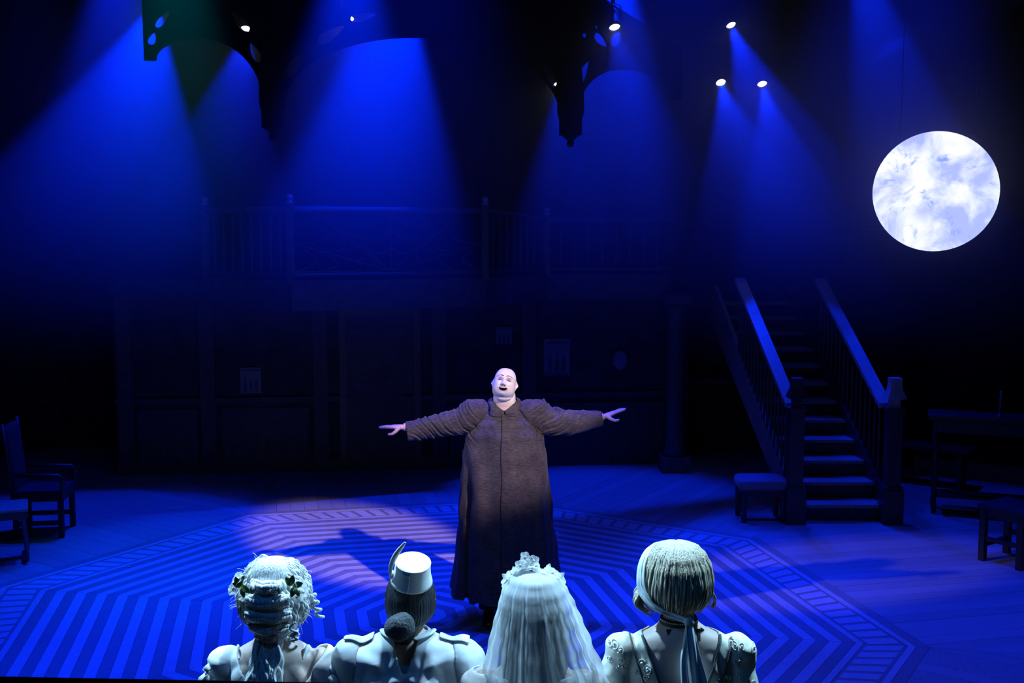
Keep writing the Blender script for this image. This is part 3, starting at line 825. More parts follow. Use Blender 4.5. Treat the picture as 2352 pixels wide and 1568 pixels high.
base_face = np.array((0.86, 0.77, 0.75)); neckc = np.array((0.74, 0.50, 0.47)); handc = np.array((0.78, 0.46, 0.42))
I3 = np.array(inv)
H_ = V @ I3[:3, :3].T + I3[:3, 3]
x, y, z = H_[:, 0], H_[:, 1], H_[:, 2]; axx = np.abs(x)
g = lambda a, s: np.exp(-(a / s) ** 2)
C = np.tile(base_face, (len(V), 1))
t = np.clip((-0.115 - z) / 0.05 + np.clip(y, 0, 1) * 0, 0, 1)[:, None]; C = C * (1 - t) + neckc * t
far = (np.abs(V[:, 0]) > 0.4)[:, None]; C = np.where(far, handc, C)
hd = (V[:, 2] > 1.6) & (np.abs(V[:, 0]) < .15)
fr = (y < -0.02) & hd
def paint(w, c):
    global C
    w = np.clip(np.where(fr, w, 0), 0, 1)[:, None]; C = C * (1 - w) + np.array(c) * w
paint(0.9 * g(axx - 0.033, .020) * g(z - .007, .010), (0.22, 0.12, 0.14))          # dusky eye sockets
paint(0.95 * g(axx - 0.032, .017) * g(z - .0005 + 6 * (axx - .032) ** 2, .0040), (0.06, 0.03, 0.03))   # closed lash line
cz = -0.068 + 5.0 * x * x; e = (x / 0.029) ** 2 + ((z - cz) / 0.0115) ** 2
paint(0.75 * np.exp(-((e - 1.25) / .38) ** 2), (0.58, 0.34, 0.36))
paint((e < .98) * 1.0, (0.045, 0.008, 0.010))
paint(1.0 * g(axx - .0088, .0056) * g(z + .0485, .0045), (0.07, 0.02, 0.02))           # nostrils
paint(0.35 * g(axx - (.024 + (-.04 - z) * .35), .0035) * g(z + .052, .016), (0.45, 0.30, 0.30))  # laugh lines
cols[:, :3] = C; ca.data.foreach_set('color', cols.ravel())
# eyebrows, teeth
bt = bvh(body)
def onface(lx, lz, lift=0.0):
    o_ = HM @ Vector((lx, -0.3, lz)); d = (HM.to_3x3() @ Vector((0, 1, 0)))
    h = bt.ray_cast(o_, d)
    return (h[0] + h[1] * lift) if h[0] is not None else HM @ Vector((lx, -0.1, lz))
M['brow'] = simple('dark_brow', (0.035, 0.022, 0.02), 0.7, noise_amt=0.3, scale=200)
for s in (-1, 1):
    path = [onface(s * (0.010 + .046 * t), 0.022 + 0.013 * sin(pi * (0.12 + .78 * t)) - .004 * t, .0008) for t in [i / 12 for i in range(13)]]
    MB().tube(path, [0.0062 * (1 - .65 * (i / 12)) * (0.6 if i == 0 else 1) for i in range(13)], 8, flat=.45).build('eyebrow', M['brow'], man, True)
for s in (-1, 1):
    path = [onface(s * (0.016 + .033 * t), -0.0005 - .0045 * sin(pi * t) - .002 * t, .0004) for t in [i / 10 for i in range(11)]]
    MB().tube(path, [0.0016 * (.6 + .6 * sin(pi * i / 10)) for i in range(11)], 6).build('eyelash', M['brow'], man, True)
M['teeth'] = simple('teeth', (0.85, 0.82, 0.78), 0.25, noise_amt=.05, scale=50)
m = MB()
for i in range(-4, 5):
    lx = i * .0045; lz = -0.0590 + 5.0 * lx * lx
    p = HM @ Vector((lx, -0.086 - .012 * (1 - (lx / .03) ** 2), lz))
    m.box(p, (.0047, .004, .0075), HM.to_3x3())
m.build('upper_teeth', M['teeth'], man, True)
# shoes and trousers
M['shoe'] = simple('black_shoe', (0.012, 0.012, 0.013), 0.35, noise_amt=.2, scale=20)
M['trouser'] = simple('black_trouser', (0.012, 0.012, 0.014), 0.85, noise_amt=.3, scale=60)
for s in (-1, 1):
    m = MB(); rings = []
    for yy, w_, h_ in ((.085, .02, .05), (.07, .038, .085), (.02, .042, .09), (-.05, .046, .062), (-.11, .050, .045), (-.16, .044, .038), (-.19, .022, .022)):
        rings.append([Vector((s * .115 + cos(a) * w_, yy, max(0.0, h_ / 2 + sin(a) * h_ / 2))) for a in [2 * pi * k / 16 for k in range(16)]])
    m.loft(rings); m.build('shoe', M['shoe'], man, True)
    MB().tube([(s * .10, 0, .95), (s * .112, 0, .5), (s * .116, .005, .075)], [.11, .09, .075], 16).build('trouser_leg', M['trouser'], man, True)
# coat
M['coat'] = None
cm, nt, b = nm('slubbed_dark_linen'); M['coat'] = cm
tc = nt.nodes.new('ShaderNodeTexCoord')
def tex(scale, st, det=4):
    mp = nt.nodes.new('ShaderNodeMapping'); mp.inputs['Scale'].default_value = st
    nt.links.new(tc.outputs['Object'], mp.inputs[0]); q = nt.nodes.new('ShaderNodeTexNoise')
    q.inputs['Scale'].default_value = scale; q.inputs['Detail'].default_value = det; nt.links.new(mp.outputs[0], q.inputs['Vector']); return q
n1, n2 = tex(60, (.45, 1, 3.2), 6), tex(9, (1, 1, 1), 5)
mix = nt.nodes.new('ShaderNodeMath'); mix.operation = 'MULTIPLY_ADD'; mix.inputs[1].default_value = .65
mm_ = nt.nodes.new('ShaderNodeMath'); mm_.operation = 'MULTIPLY'; mm_.inputs[1].default_value = .35
nt.links.new(n2.outputs[0], mm_.inputs[0]); nt.links.new(n1.outputs[0], mix.inputs[0]); nt.links.new(mm_.outputs[0], mix.inputs[2])
rp = nt.nodes.new('ShaderNodeValToRGB'); rp.color_ramp.elements[0].position = .34; rp.color_ramp.elements[1].position = .68
rp.color_ramp.elements[0].color = (.022, .017, .024, 1); rp.color_ramp.elements[1].color = (.100, .080, .100, 1)
nt.links.new(mix.outputs[0], rp.inputs[0]); nt.links.new(rp.outputs[0], b.inputs['Base Color'])
b.inputs['Roughness'].default_value = .75; b.inputs['Specular IOR Level'].default_value = .25; b.inputs['Sheen Weight'].default_value = .15
bp = nt.nodes.new('ShaderNodeBump'); bp.inputs['Strength'].default_value = .25; bp.inputs['Distance'].default_value = .004
nt.links.new(n1.outputs[0], bp.inputs['Height']); nt.links.new(bp.outputs[0], b.inputs['Normal'])
mb = MB()
tab = [(.20, (.405, .275)), (.5, (.372, .255)), (.8, (.342, .235)), (1.0, (.322, .222)), (1.2, (.308, .21)), (1.36, (.284, .192)), (1.45, (.225, .165)), (1.51, (.165, .140)), (1.555, (.122, .118)), (1.61, (.095, .098))]
rings = []
NZ, NA = 90, 120
for i in range(NZ + 1):
    z = lerp(.20, 1.61, i / NZ); rx, ry = interp(tab, z); ring = []
    fl_ = max(0, min(1, (1.25 - z) / .8))
    for k in range(NA):
        a = 2 * pi * k / NA; ca_, sa_ = cos(a), sin(a)
        f = 1 + fl_ * (.030 * sin(9 * a + .6 + z) + .016 * sin(17 * a + 2.0 - 2 * z))
        x = ca_ * rx * f; y = sa_ * ry * f
        if sa_ < 0:
            y -= .020 * G(x + .27, .018) * -1 * fl_ * 1.6                     # side vent pleat
            y += -.006 * (1 if x > -.022 else 0)                               # lapped front
            y += .010 * sin((x * 22 + z * 9)) * G(z - 1.22, .28) * (1 if abs(x) < .25 else .4) * .7
        hem = (.03 if x > -0.2 else 0) + .012 * sin(5 * a)
        zz = z + (hem - .04 * max(0, -sa_)) * max(0, 1 - i / 8)
        if sa_ < 0: zz -= .062 * sa_ * sa_ * G(x, .07) * max(0, (z - 1.45) / .16) ** 1.5
        ring.append(Vector((x, y, zz)))
    rings.append(ring)
mb.loft(rings)
def sleeve(pts, rad, seed, drop):
    n_ = 70; NA_ = 40; rings = []
    P = [Vector(p) for p in pts]
    for i in range(n_ + 1):
        s = i / n_ * (len(P) - 1); j = min(int(s), len(P) - 2); t = s - j
        def cr(a, b, c, d, t): return 0.5 * ((2 * b) + (c - a) * t + (2 * a - 5 * b + 4 * c - d) * t * t + (3 * b - a - 3 * c + d) * t ** 3)
        A_, B_, C_, D_ = P[max(j - 1, 0)], P[j], P[j + 1], P[min(j + 2, len(P) - 1)]
        c = cr(A_, B_, C_, D_, t); r0 = lerp(rad[j], rad[j + 1], t)
        tn = (C_ - B_).normalized(); up = Vector((0, 0, 1)); up = (up - tn * up.dot(tn)).normalized(); bb = tn.cross(up)
        u = i / n_; ring = []
        for k in range(NA_):
            a = 2 * pi * k / NA_
            ph = u * 30 + 2.4 * cos(a - 2.2 * (1 if drop > 0 else -1)) + seed + 1.5 * sin(u * 5)
            fold = .055 * (abs(sin(ph * .5)) ** 0.7 - .6) * sin(pi * min(1, u * 1.15)) + .02 * sin(ph * 1.7 + a)
            r_ = r0 * (1 + fold)
            ring.append(c + up * (cos(a) * r_) + bb * (sin(a) * r_ * .82))
        rings.append(ring)
    mb.loft(rings)
sleeve([(-.07, .0, 1.46), (-.21, 0, 1.520), (-.30, -.01, 1.476), (-.42, -.02, 1.452), (-.52, -.035, 1.434), (-.62, -.045, 1.412), (-.705, -.058, 1.402)], [.09, .118, .100, .086, .080, .075, .070], 0.4, 1)
sleeve([(.07, .0, 1.46), (.21, 0, 1.522), (.30, 0, 1.474), (.42, 0, 1.458), (.52, -.005, 1.462), (.62, -.01, 1.478), (.712, -.015, 1.492)], [.09, .120, .106, .096, .086, .070, .050], 2.1, -1)
coat = remesh(mb, 'coat', 0.0050, M['coat'], man, 2)
V = arr(coat.data); N = nrm(coat.data); D = np.zeros(len(V))
for i, (x, y, z) in enumerate(V):
    ax = abs(x); d = 0.0
    if ax > .17 and z > 1.20:                      # creases raying out from the armpits
        side = 1 if x < 0 else -1
        nz_ = noise.noise(Vector((x * 5, y * 5, z * 5 + side * 3)))
        q = (ax - .85 * z + .35 * (y + .1)) / .074 + 1.1 * nz_ + (0.3 if side > 0 else 0)
        ph = q - math.floor(q)
        amp = (.55 + .9 * noise.noise(Vector((math.floor(q) * 7.3, side * 4.1, .5)))) * min(1, (ax - .17) / .08) * max(0, min(1, (z - 1.24) / .1)) * (1 if ax < .62 else max(0.15, 1 - (ax - .62) / .1))
        d += amp * (-.017 * exp(-((ph - .5) / .13) ** 2) + .010 * exp(-((ph - .72) / .12) ** 2))
    if z < 1.42 and ax < .45:
        fade = min(1, (1.42 - z) / .5)
        w_ = 1.6 * noise.noise(Vector((x * 3, y * 3, z * 1.6)))
        d += fade * .011 * sin(x * 26 + 3.2 * w_ + (0 if y < 0 else 2))
        d += .006 * noise.noise(Vector((x * 9 + z * 5, y * 9, z * 6)))
        if y < 0: d -= .030 * G(x + .255 + .02 * (1.1 - z), .012) * max(0, min(1, (1.14 - z) / .12))
    D[i] = d
setv(coat.data, V + N * D[:, None])
cb = bvh(coat)
def oncoat(x, z, lift=.001, y0=-1.0):
    h = cb.ray_cast(Vector((x, y0, z)), Vector((0, 1, 0)))
    return (h[0] + h[1] * lift) if h[0] is not None else None
M['seam'] = simple('coat_seam', (.012, .010, .013), .9, noise_amt=.2, scale=50)
def seam(pts, r_=.0022, nm_='seam'):
    path = [p for p in (oncoat(x, z) for x, z in pts) if p is not None]
    if len(path) > 2: MB().tube(path, r_, 6).build(nm_, M['seam'], coat, True)
seam([(-.020 + .004 * sin(i / 5), 1.548 - i * .012) for i in range(112)], .0030)
M['seam_pale'] = simple('coat_topstitch', (.15, .125, .14), .8, noise_amt=.2, scale=50)
for s in (-1, 1):
    ps = [(s * lerp(.105, .292, t ** .8), 1.565 - .20 * t - .03 * sin(pi * t)) for t in [i / 30 for i in range(31)]]
    seam(ps, .0022)
# collar: fold-over band round the neck with two pointed leaves
m = MB(); nu, nv = 72, 8; grid = []
for i in range(nu + 1):
    a = lerp(R(2), R(358), i / nu); b_ = min(a, 2 * pi - a)       # 0 is the front
    sg = 1 if a < pi else -1
    top = Vector((sg * .090 * sin(b_) ** .9, -.098 * cos(b_) + .004, 1.562 + .066 * (1 - exp(-(b_ / .80) ** 2)) + .006 * max(0, -cos(b_))))
    out_ = Vector((sg * sin(b_), -cos(b_), 0)).normalized()
    tipk = G(b_ - R(30), R(19))
    low = top + out_ * (.026 + .020 * tipk) + Vector((sg * .020 * tipk, 0, -.038 - .020 * tipk))
    row = []
    for j in range(nv + 1):
        t = j / nv
        p = top.lerp(low, t) + out_ * (.014 * sin(pi * min(1, t * 1.15))) + Vector((0, 0, .008 * sin(pi * t)))
        row.append(p)
    grid.append(row)
m.loft(grid, cap=False, closed=False)
modded(m, 'collar', [('SOLIDIFY', dict(thickness=.005, offset=0)), ('SUBSURF', dict(levels=1))], M['coat'], man)
# ================================================================== THE FOUR WOMEN (seen from behind, facing +Y)
def lady_body(root, S, top, shw=.19, lean=0.03, hx=0.0, skin=None, vox=.006):
    """S = shoulder height, top = crown height (without hair)"""
    mb = MB(); hs = 0.93
    hc = top - .117 * hs
    HMx = Matrix.Translation((hx, lean, hc)) @ Matrix.Rotation(pi, 4, 'Z') @ Matrix.Rotation(R(-8), 4, 'X')
    merge(mb, place(head_verts(hs, False, False), HMx))
    k = shw / .19
    ell_loft(mb, [(hx * .6, lean, hc - .06, .048, .052), (hx * .4, lean * .6, S + .075, .048, .050), (hx * .2, .005, S + .035, .056, .056), (0, 0, S + .005, .088 * k, .068), (0, 0, S - .018, .135 * k, .078), (0, 0, S - .045, .175 * k, .086),
                  (0, 0, S - .085, .185 * k, .092), (0, 0, S - .16, .172 * k, .098), (0, .01, S - .26, .15, .10), (0, .01, S - .40, .122, .088), (0, 0, S - .52, .15, .105), (0, 0, S - .64, .178, .12), (0, 0, S - .72, .165, .115)])
    for s in (-1, 1):
        mb.ball((s * .180 * k, 0, S - .078), (.055, .052, .060), 16, 12)
        mb.tube([(s * .185 * k, 0, S - .06), (s * (.185 * k + .022), .005, S - .20), (s * (.185 * k + .015), .025, S - .34), (s * (.185 * k - .015), .065, S - .47), (s * (.185 * k - .05), .105, S - .585)], [.053, .045, .038, .033, .024], 14)
        hand(mb, Vector((s * (.185 * k - .052), .108, S - .595)), (-s * .05, .12, -1), (0, 1, .1), (s, 0, 0), curl=0.22, sc=.88)
        mb.ball((s * .075, -.062, S - .12), (.055, .035, .075), 14, 10)       # shoulder blades
        mb.ball((s * .075, .085, S - .20), (.065, .06, .065), 14, 10)
        mb.tube([(s * .085, 0, S - .66), (s * .08, .0, S - .98), (s * .08, .01, .08)], [.088, .055, .038], 12)
        mb.tube([(s * .08, -.03, .045), (s * .08, .06, .04), (s * .082, .15, .025)], [.035, .038, .02], 10)
    return remesh(mb, 'body', vox, skin or M['lady_skin'], root, 5), HMx, hc
def skirt(root, z0, r0, z1, r1, mat, name='skirt', folds=13, amp=.05):
    m = MB(); rings = []
    for i in range(41):
        t = i / 40; z = lerp(z0, z1, t); e = t ** .75
        ring = []
        for k in range(120):
            a = 2 * pi * k / 120; r_ = lerp(r0, r1, e) * (1 + amp * t * sin(folds * a + 1.3 * sin(3 * a)))
            ring.append(Vector((cos(a) * r_ * 1.08, sin(a) * r_, z)))
        rings.append(ring)
    return m.loft(rings, cap=False).build(name, mat, root, True)
def smooth_path(pts, n=6):
    P = [Vector(p) for p in pts]; out = []
    for j in range(len(P) - 1):
        a, b, c, d = P[max(j - 1, 0)], P[j], P[j + 1], P[min(j + 2, len(P) - 1)]
        for i in range(n):
            t = i / n
            out.append(0.5 * ((2 * b) + (c - a) * t + (2 * a - 5 * b + 4 * c - d) * t * t + (3 * b - a - 3 * c + d) * t ** 3))
    out.append(P[-1]); return out
def ribbon(pts, width, name, mat, root, wdir, thick=.003, wave=0.0, seed=0, n=6):
    path = smooth_path(pts, n); m = MB(); rows = []
    for i, p in enumerate(path):
        t = i / (len(path) - 1); w_ = width(t) if callable(width) else width
        d = wdir(t) if callable(wdir) else wdir
        d = Vector(d).normalized(); tn = (path[min(i + 1, len(path) - 1)] - path[max(0, i - 1)]).normalized(); nn = tn.cross(d).normalized()
        rows.append([p + d * (w_ * u) + nn * (wave * sin(u * 9 + seed + 4 * t)) for u in (-.5, -.36, -.22, -.08, .08, .22, .36, .5)])
    m.loft(rows, cap=False, closed=False)
    return modded(m, name, [('SOLIDIFY', dict(thickness=thick, offset=0)), ('SUBSURF', dict(levels=1))], mat, root)
def flower(parent, c, r_, nrm_, petal, centre, n=5, seed=0, name='flower'):
    nrm_ = Vector(nrm_).normalized(); q = nrm_.to_track_quat('Z', 'Y').to_matrix(); c = Vector(c)
    f = MB().ball(c + nrm_ * r_ * .22, r_ * .24, 8, 6).build(name, centre, parent, True)
    for k in range(n):
        a = 2 * pi * k / n + seed; m = MB(); rows = []
        for i in range(5):
            t = i / 4; w_ = r_ * .55 * sin(pi * (t * .8 + .12)) ; rad = r_ * (.12 + .95 * t); lift = r_ * (.10 + .42 * t - .30 * t * t)
            rows.append([c + q @ Vector((cos(a) * rad - sin(a) * w_ * u, sin(a) * rad + cos(a) * w_ * u, lift + abs(u) * r_ * .12)) for u in (-1, -.5, 0, .5, 1)])
        m.loft(rows, cap=False, closed=False).build('petal', petal, f, True)
    return f
def leaf3(parent, c, L, W, d, up, mat):
    d = Vector(d).normalized(); up = Vector(up).normalized(); s = d.cross(up).normalized(); c = Vector(c); rows = []
    for i in range(8):
        t = i / 7; w_ = W * sin(pi * t) ** .8 * (1.2 - .5 * t) + .0003
        p = c + d * (L * t) + up * (L * .12 * sin(pi * t))
        rows.append([p - s * w_ + up * w_ * .25, p, p + s * w_ + up * w_ * .25])
    return MB().loft(rows, cap=False, closed=False).build('leaf', mat, parent, True)
def strands(mb, surf, n, seed, rad, seg=14, n_side=5, flat=.6):
    """surf(u, t, rnd) gives a point along strand u at t"""
    rr = random.Random(seed)
    for i in range(n):
        u = (i + rr.uniform(-.4, .4)) / n; ph = rr.uniform(0, 6.28); off = rr.uniform(0, 1); le = rr.uniform(.85, 1.0)
        path = [surf(u, le * j / seg, ph, off) for j in range(seg + 1)]
        mb.tube(path, [rad * (0.75 + .4 * off) * (min(1, .4 + 3 * j / seg)) * (1 - .75 * max(0, (j / seg - .75) / .25)) for j in range(seg + 1)], n_side, flat=flat)
M['white_cloth'] = simple('white_gown', (0.80, 0.80, 0.80), 0.7, noise_amt=.06, scale=40, bump=.12)
M['green_leaf'] = simple('green_leaf', (0.10, 0.17, 0.05), 0.5, noise_amt=.3, scale=40)
M['white_petal'] = simple('white_petal', (0.82, 0.82, 0.80), 0.6, noise_amt=.05, scale=60)
_nt = M['white_petal'].node_tree; _b = _nt.nodes['Principled BSDF']; _t = _nt.nodes.new('ShaderNodeBsdfTranslucent'); _t.inputs[0].default_value = (.85, .87, .88, 1)
_m = _nt.nodes.new('ShaderNodeMixShader'); _m.inputs[0].default_value = .5; _o = [n_ for n_ in _nt.nodes if n_.type == 'OUTPUT_MATERIAL'][0]
_nt.links.new(_b.outputs[0], _m.inputs[1]); _nt.links.new(_t.outputs[0], _m.inputs[2]); _nt.links.new(_m.outputs[0], _o.inputs['Surface'])
M['flower_eye'] = simple('flower_heart', (0.75, 0.74, 0.66), 0.6, noise_amt=.1, scale=60)
M['pearl'] = simple('pearl', (0.82, 0.82, 0.84), 0.18, noise_amt=.05, scale=40)

# ------------------------------------------------------------------ lady 1: pale curled updo with flowers, white gown
L1 = thing('person', (-0.845, 3.74, 0), 'person seen from behind with pale curled updo, white flowers and white gown', 'person')
S1 = 1.385
body1, H1, hc1 = lady_body(L1, S1, 1.655, shw=.172, hx=.008)
def neck1(x, y, z):      # wide scooped back neckline
    if z < .75: return False
    ax = abs(x)
    if y < .03 and x < 0: return z < S1 - .17 + 1.5 * max(0, ax - .03) and not (ax < .085 and z > S1 - .05)
    if y < .03: return (z < S1 - .20 + 1.25 * max(0, ax - .045)) and not (ax < .118 and z > S1 - .06)
    return z < S1 - .10 + .9 * max(0, ax - .07)
d1 = garment(body1, lambda x, y, z: neck1(x, y, z) and z < S1 + .02 and z > S1 - .5, lambda x, y, z: .009 + .004 * max(0, min(1, (abs(x) - .12) / .05)), 'gown_bodice', M['white_cloth'], L1,
             disp=lambda x, y, z: .006 * sin(38 * z + 22 * x + 3 * noise.noise(Vector((x * 8, y * 8, z * 8)))) * (1 if abs(x) > .1 else .4))
skirt(L1, S1 - .46, .135, .02, .235, M['white_cloth'], 'gown_skirt')
db1 = bvh(d1)
for s in (-1, 1):        # little stand-up tab at the shoulder and sleeve ruffles
    m = MB(); rows = []
    for i in range(7):
        t = i / 6; rows.append([Vector((s * (.112 + .020 * t), -.055 + .06 * t + .0 * u, S1 - .035 + .034 * sin(pi * t) * u + .008 * t)) for u in (0, .5, 1)])
    m.loft(rows, cap=False, closed=False)
    modded(m, 'collar_tab', [('SOLIDIFY', dict(thickness=.006, offset=0))], M['white_cloth'], L1)
    for q_ in range(2):
        ruf = []
        m = MB()
        for i in range(49):
            a = 2 * pi * i / 48; c = Vector((s * (.205 + .02 * q_), 0, S1 - .115 - .05 * q_))
            rr_ = .062 + .010 * q_
            w_ = .010 * sin(9 * a + q_)
            ruf.append([c + Vector((s * (.004 + w_), cos(a) * rr_, sin(a) * rr_ * .8 + .02)), c + Vector((s * (.026 + w_), cos(a) * (rr_ + .012), sin(a) * (rr_ + .010) * .8 - .004))])
        m.loft(ruf, cap=False, closed=False)
        modded(m, 'sleeve_ruffle', [('SOLIDIFY', dict(thickness=.003, offset=0))], M['white_cloth'], L1)
M['powder_hair'] = hair_mat('powdered_hair', (0.66, 0.68, 0.70), .5)
hb = MB(); rr = random.Random(3)
hcx, hcy, hcz = .008, -.010, 1.560
hb.ball((hcx, hcy, hcz + .005), (.118, .118, .136), 28, 20)
hb.ball((hcx, .02, hcz - .07), (.085, .085, .10), 20, 14)
hb.ball((hcx, -.055, hcz + .085), (.075, .06, .062), 20, 14)
def wavy(path, r0, amp, k, ph, seg=26, side=None, n=6):
    P = smooth_path(path, max(2, seg // (len(path) - 1))); out = []
    for i, p in enumerate(P):
        t = i / (len(P) - 1); tn = (P[min(i + 1, len(P) - 1)] - P[max(i - 1, 0)]).normalized()
        u = tn.cross(Vector(side) if side else Vector((0, 1, 0)))
        if u.length < .1: u = tn.orthogonal()
        u.normalize(); v = tn.cross(u)
        out.append(p + u * (amp * sin(k * t * 2 * pi + ph)) + v * (amp * .6 * cos(k * t * 2 * pi + ph)))
    return out, [r0 * (.65 + .5 * sin(pi * min(1, i / (len(out) - 1) * .9 + .08))) for i in range(len(out))]
def e1(az, el, k=1.0):      # point on the hair mass; az 0 = towards the house (-Y), el up
    return Vector((hcx + sin(az) * cos(el) * .124 * k, hcy - cos(az) * cos(el) * .122 * k, hcz + sin(el) * .142 * k))
for i in range(130):          # waves swept up from the sides to the crown
    az = lerp(R(28), R(175), rr.random()) * (1 if rr.random() < .55 else -1)
    e0 = rr.uniform(-.9, .3); path = [e1(az, e0), e1(az * .93, e0 + .35), e1(az * .8, e0 + .75), e1(az * .6, min(1.35, e0 + 1.15))]
    p, r_ = wavy(path, rr.uniform(.004, .008), rr.uniform(.004, .009), rr.uniform(1.5, 3), rr.uniform(0, 6), 24); hb.tube(p, r_, 7, flat=.7)
for i in range(60):          # combed dome at the top
    az = lerp(-1.6, 1.6, i / 59); path = [e1(az, .62, 1.0), e1(az * .85, .95, 1.03), e1(az * .6, 1.3, 1.02)]
    p, r_ = wavy(path, .0055, .003, 1.2, rr.uniform(0, 6), 14); hb.tube(p, r_, 7)
for zz, yy, hw, r_ in ((.072, -.128, .046, .023), (.020, -.128, .072, .025), (-.030, -.122, .078, .026), (-.078, -.108, .068, .024), (-.118, -.085, .055, .020)):   # horizontal rolls down the back
    for q_ in range(7):
        a = 2 * pi * q_ / 7
        path = [Vector((hcx + hw * u, hcy + yy + .118 * .0 + cos(a) * r_ * .6 + .03 * u * u, hcz + zz + sin(a) * r_ * .6)) for u in (-1, -.5, 0, .5, 1)]
        p, r2 = wavy(path, r_ * .42, .002, 2, rr.uniform(0, 6), 20); hb.tube(p, r2, 7)
for s in (-1, 1):            # spiral ends of the top roll
    hb.ball((hcx + s * .046, hcy - .128, hcz + .072), (.010, .021, .021), 12, 8)
for i in range(60):          # tail down the back
    ox = rr.uniform(-.044, .040); oy = rr.uniform(-.03, .03)
    path = [Vector((hcx + ox * .6, -.055 + oy * .5, 1.475)), Vector((hcx - .012 + ox, -.085 + oy, 1.38)), Vector((hcx - .02 + ox * 1.25, -.125 + oy, 1.28)), Vector((hcx - .02 + ox * 1.1, -.135 + oy, 1.15))]
    p, r_ = wavy(path, rr.uniform(.005, .009), .010, rr.uniform(2, 3.2), rr.uniform(0, 6), 30); hb.tube(p, r_, 7)
for (x0, z0, x1, z1, ph) in ((.055, 1.545, .032, 1.492, 0), (.050, 1.49, .018, 1.452, 2), (.075, 1.58, .04, 1.56, 1), (.10, 1.50, .09, 1.45, 3), (.108, 1.47, .085, 1.43, 1.5)):      # loose S curls on the right
    path = [Vector((x0, -.142 + abs(x0) * .35, z0)), Vector((lerp(x0, x1, .35) - .016, -.150 + abs(x0) * .35, lerp(z0, z1, .4))), Vector((lerp(x0, x1, .7) + .014, -.145 + abs(x0) * .35, lerp(z0, z1, .75))), Vector((x1 - .01, -.14 + abs(x0) * .35, z1))]
    hb.tube(smooth_path(path, 6), .0042, 6)
for s, z0 in ((1, 1.56),):  # ringlet hanging by the ear
    path = [Vector((hcx + .128 + .010 * t * 3 + .012 * cos(t * 20), .0 + .012 * sin(t * 20), z0 - .085 * t)) for t in [i / 40 for i in range(41)]]
    hb.tube(path, [.0085 * (1 - .4 * i / 40) for i in range(41)], 7)
for i in range(60):          # flyaway wisps round the outline
    az = rr.uniform(.9, 1.9) * rr.choice((-1, 1)); el = rr.uniform(-.7, 1.2); p0 = e1(az, el, 1.0)
    dv = Vector((sin(az) * cos(el), -cos(az) * cos(el), sin(el)))
    tan = Vector((rr.uniform(-1, 1), rr.uniform(-1, 1), rr.uniform(-1, .4)))
    hb.tube([p0, p0 + dv * .012 + tan * .008, p0 + dv * .018 + tan * .02, p0 + dv * .014 + tan * .03], .0008, 4)
hair1 = hb.build('hair', M['powder_hair'], L1, True)
for s, cz in ((-1, 1.647), (1, 1.640)):
    g_ = e1(s * .72, .42, 1.17)
    for k, (dx, dz, r_, ny) in enumerate(((-.010, .026, .026, -.5), (-.026 * 1, -.008, .024, -.7), (.006, -.030, .021, -.9)) if s < 0 else ((.024, .004, .021, -.6), (.010, -.036, .024, -.9), (.032, -.020, .019, -.5))):
        flower(L1, g_ + Vector((dx, -.008, dz)), r_, (s * .6, ny, .5), M['white_petal'], M['flower_eye'], 5, k * .7, 'hair_flower')
    for k, a in enumerate((75, 120, 20, -60, -110) if s > 0 else (60, 110, -30, -80, 160)):
        leaf3(L1, g_ + Vector((.004 * k - .008, -.010, .004)), .042 + .006 * (k == 0), .011, (cos(R(a)), -.35, sin(R(a))), (s * .3, -1, .4), M['green_leaf'])
for i in range(22):          # pearl drops behind the right ear
    a = i / 22
    MB().ball((.070 + .018 * sin(i * 2.3), -.028 - .02 * cos(i * 1.7), 1.438 - .028 * a + .008 * cos(i * 3.1)), .0045 + .002 * (i % 3 == 0), 8, 6).build('pearl', M['pearl'], L1, True)

# ------------------------------------------------------------------ lady 2: pillbox hat, dark hair with a bun, pale uniform jacket
L2 = thing('person', (-0.372, 3.73, 0), 'person seen from behind in white pillbox hat, dark bun and pale uniform jacket', 'person')
S2 = 1.400
body2, H2, hc2 = lady_body(L2, S2, 1.650, shw=.205, hx=.012)
M['uniform'] = simple('pale_uniform', (0.56, 0.60, 0.64), 0.6, noise_amt=.08, scale=30, bump=.08)
def fold2(x, y, z):
    d = .004 * noise.noise(Vector((x * 10, y * 10, z * 10)))
    if y < 0:
        # cloth pulled towards the foot of the key-hole opening
        dz = z - (S2 - .085); ax = abs(x)
        d += .022 * G(dz + .55 * ax * 0.35 + .018, .018) * G(ax - .055, .075) * (1 if ax > .012 else .6)
        d -= .016 * G(dz + .25 * ax + .055, .022) * G(ax - .07, .07)
        d += .012 * G(dz - .02 - .10 * ax, .020) * G(ax - .10, .06)
        d -= .012 * G(ax - .065, .018) * G(dz - .035, .03)
        d += .007 * sin(x * 34 + z * 20) * max(0, min(1, (ax - .1) / .05))
    return d
def key2(x, z): return abs(x) < .034 * max(0, (z - (S2 - .090)) / .09) ** .7
j2 = garment(body2, lambda x, y, z: z < S2 + .028 and z > S2 - .55 and not (y < 0 and z > S2 - .09 and key2(x, z)) and not (z > S2 - .62 and abs(x) < .3 and z < S2 - .5 and abs(x) > .19 and False), lambda x, y, z: .016 + .008 * max(0, min(1, (abs(x) - .13) / .06)), 'jacket', M['uniform'], L2, thick=.005, disp=fold2)
skirt(L2, S2 - .44, .15, .02, .22, M['uniform'], 'uniform_skirt', 9, .03)
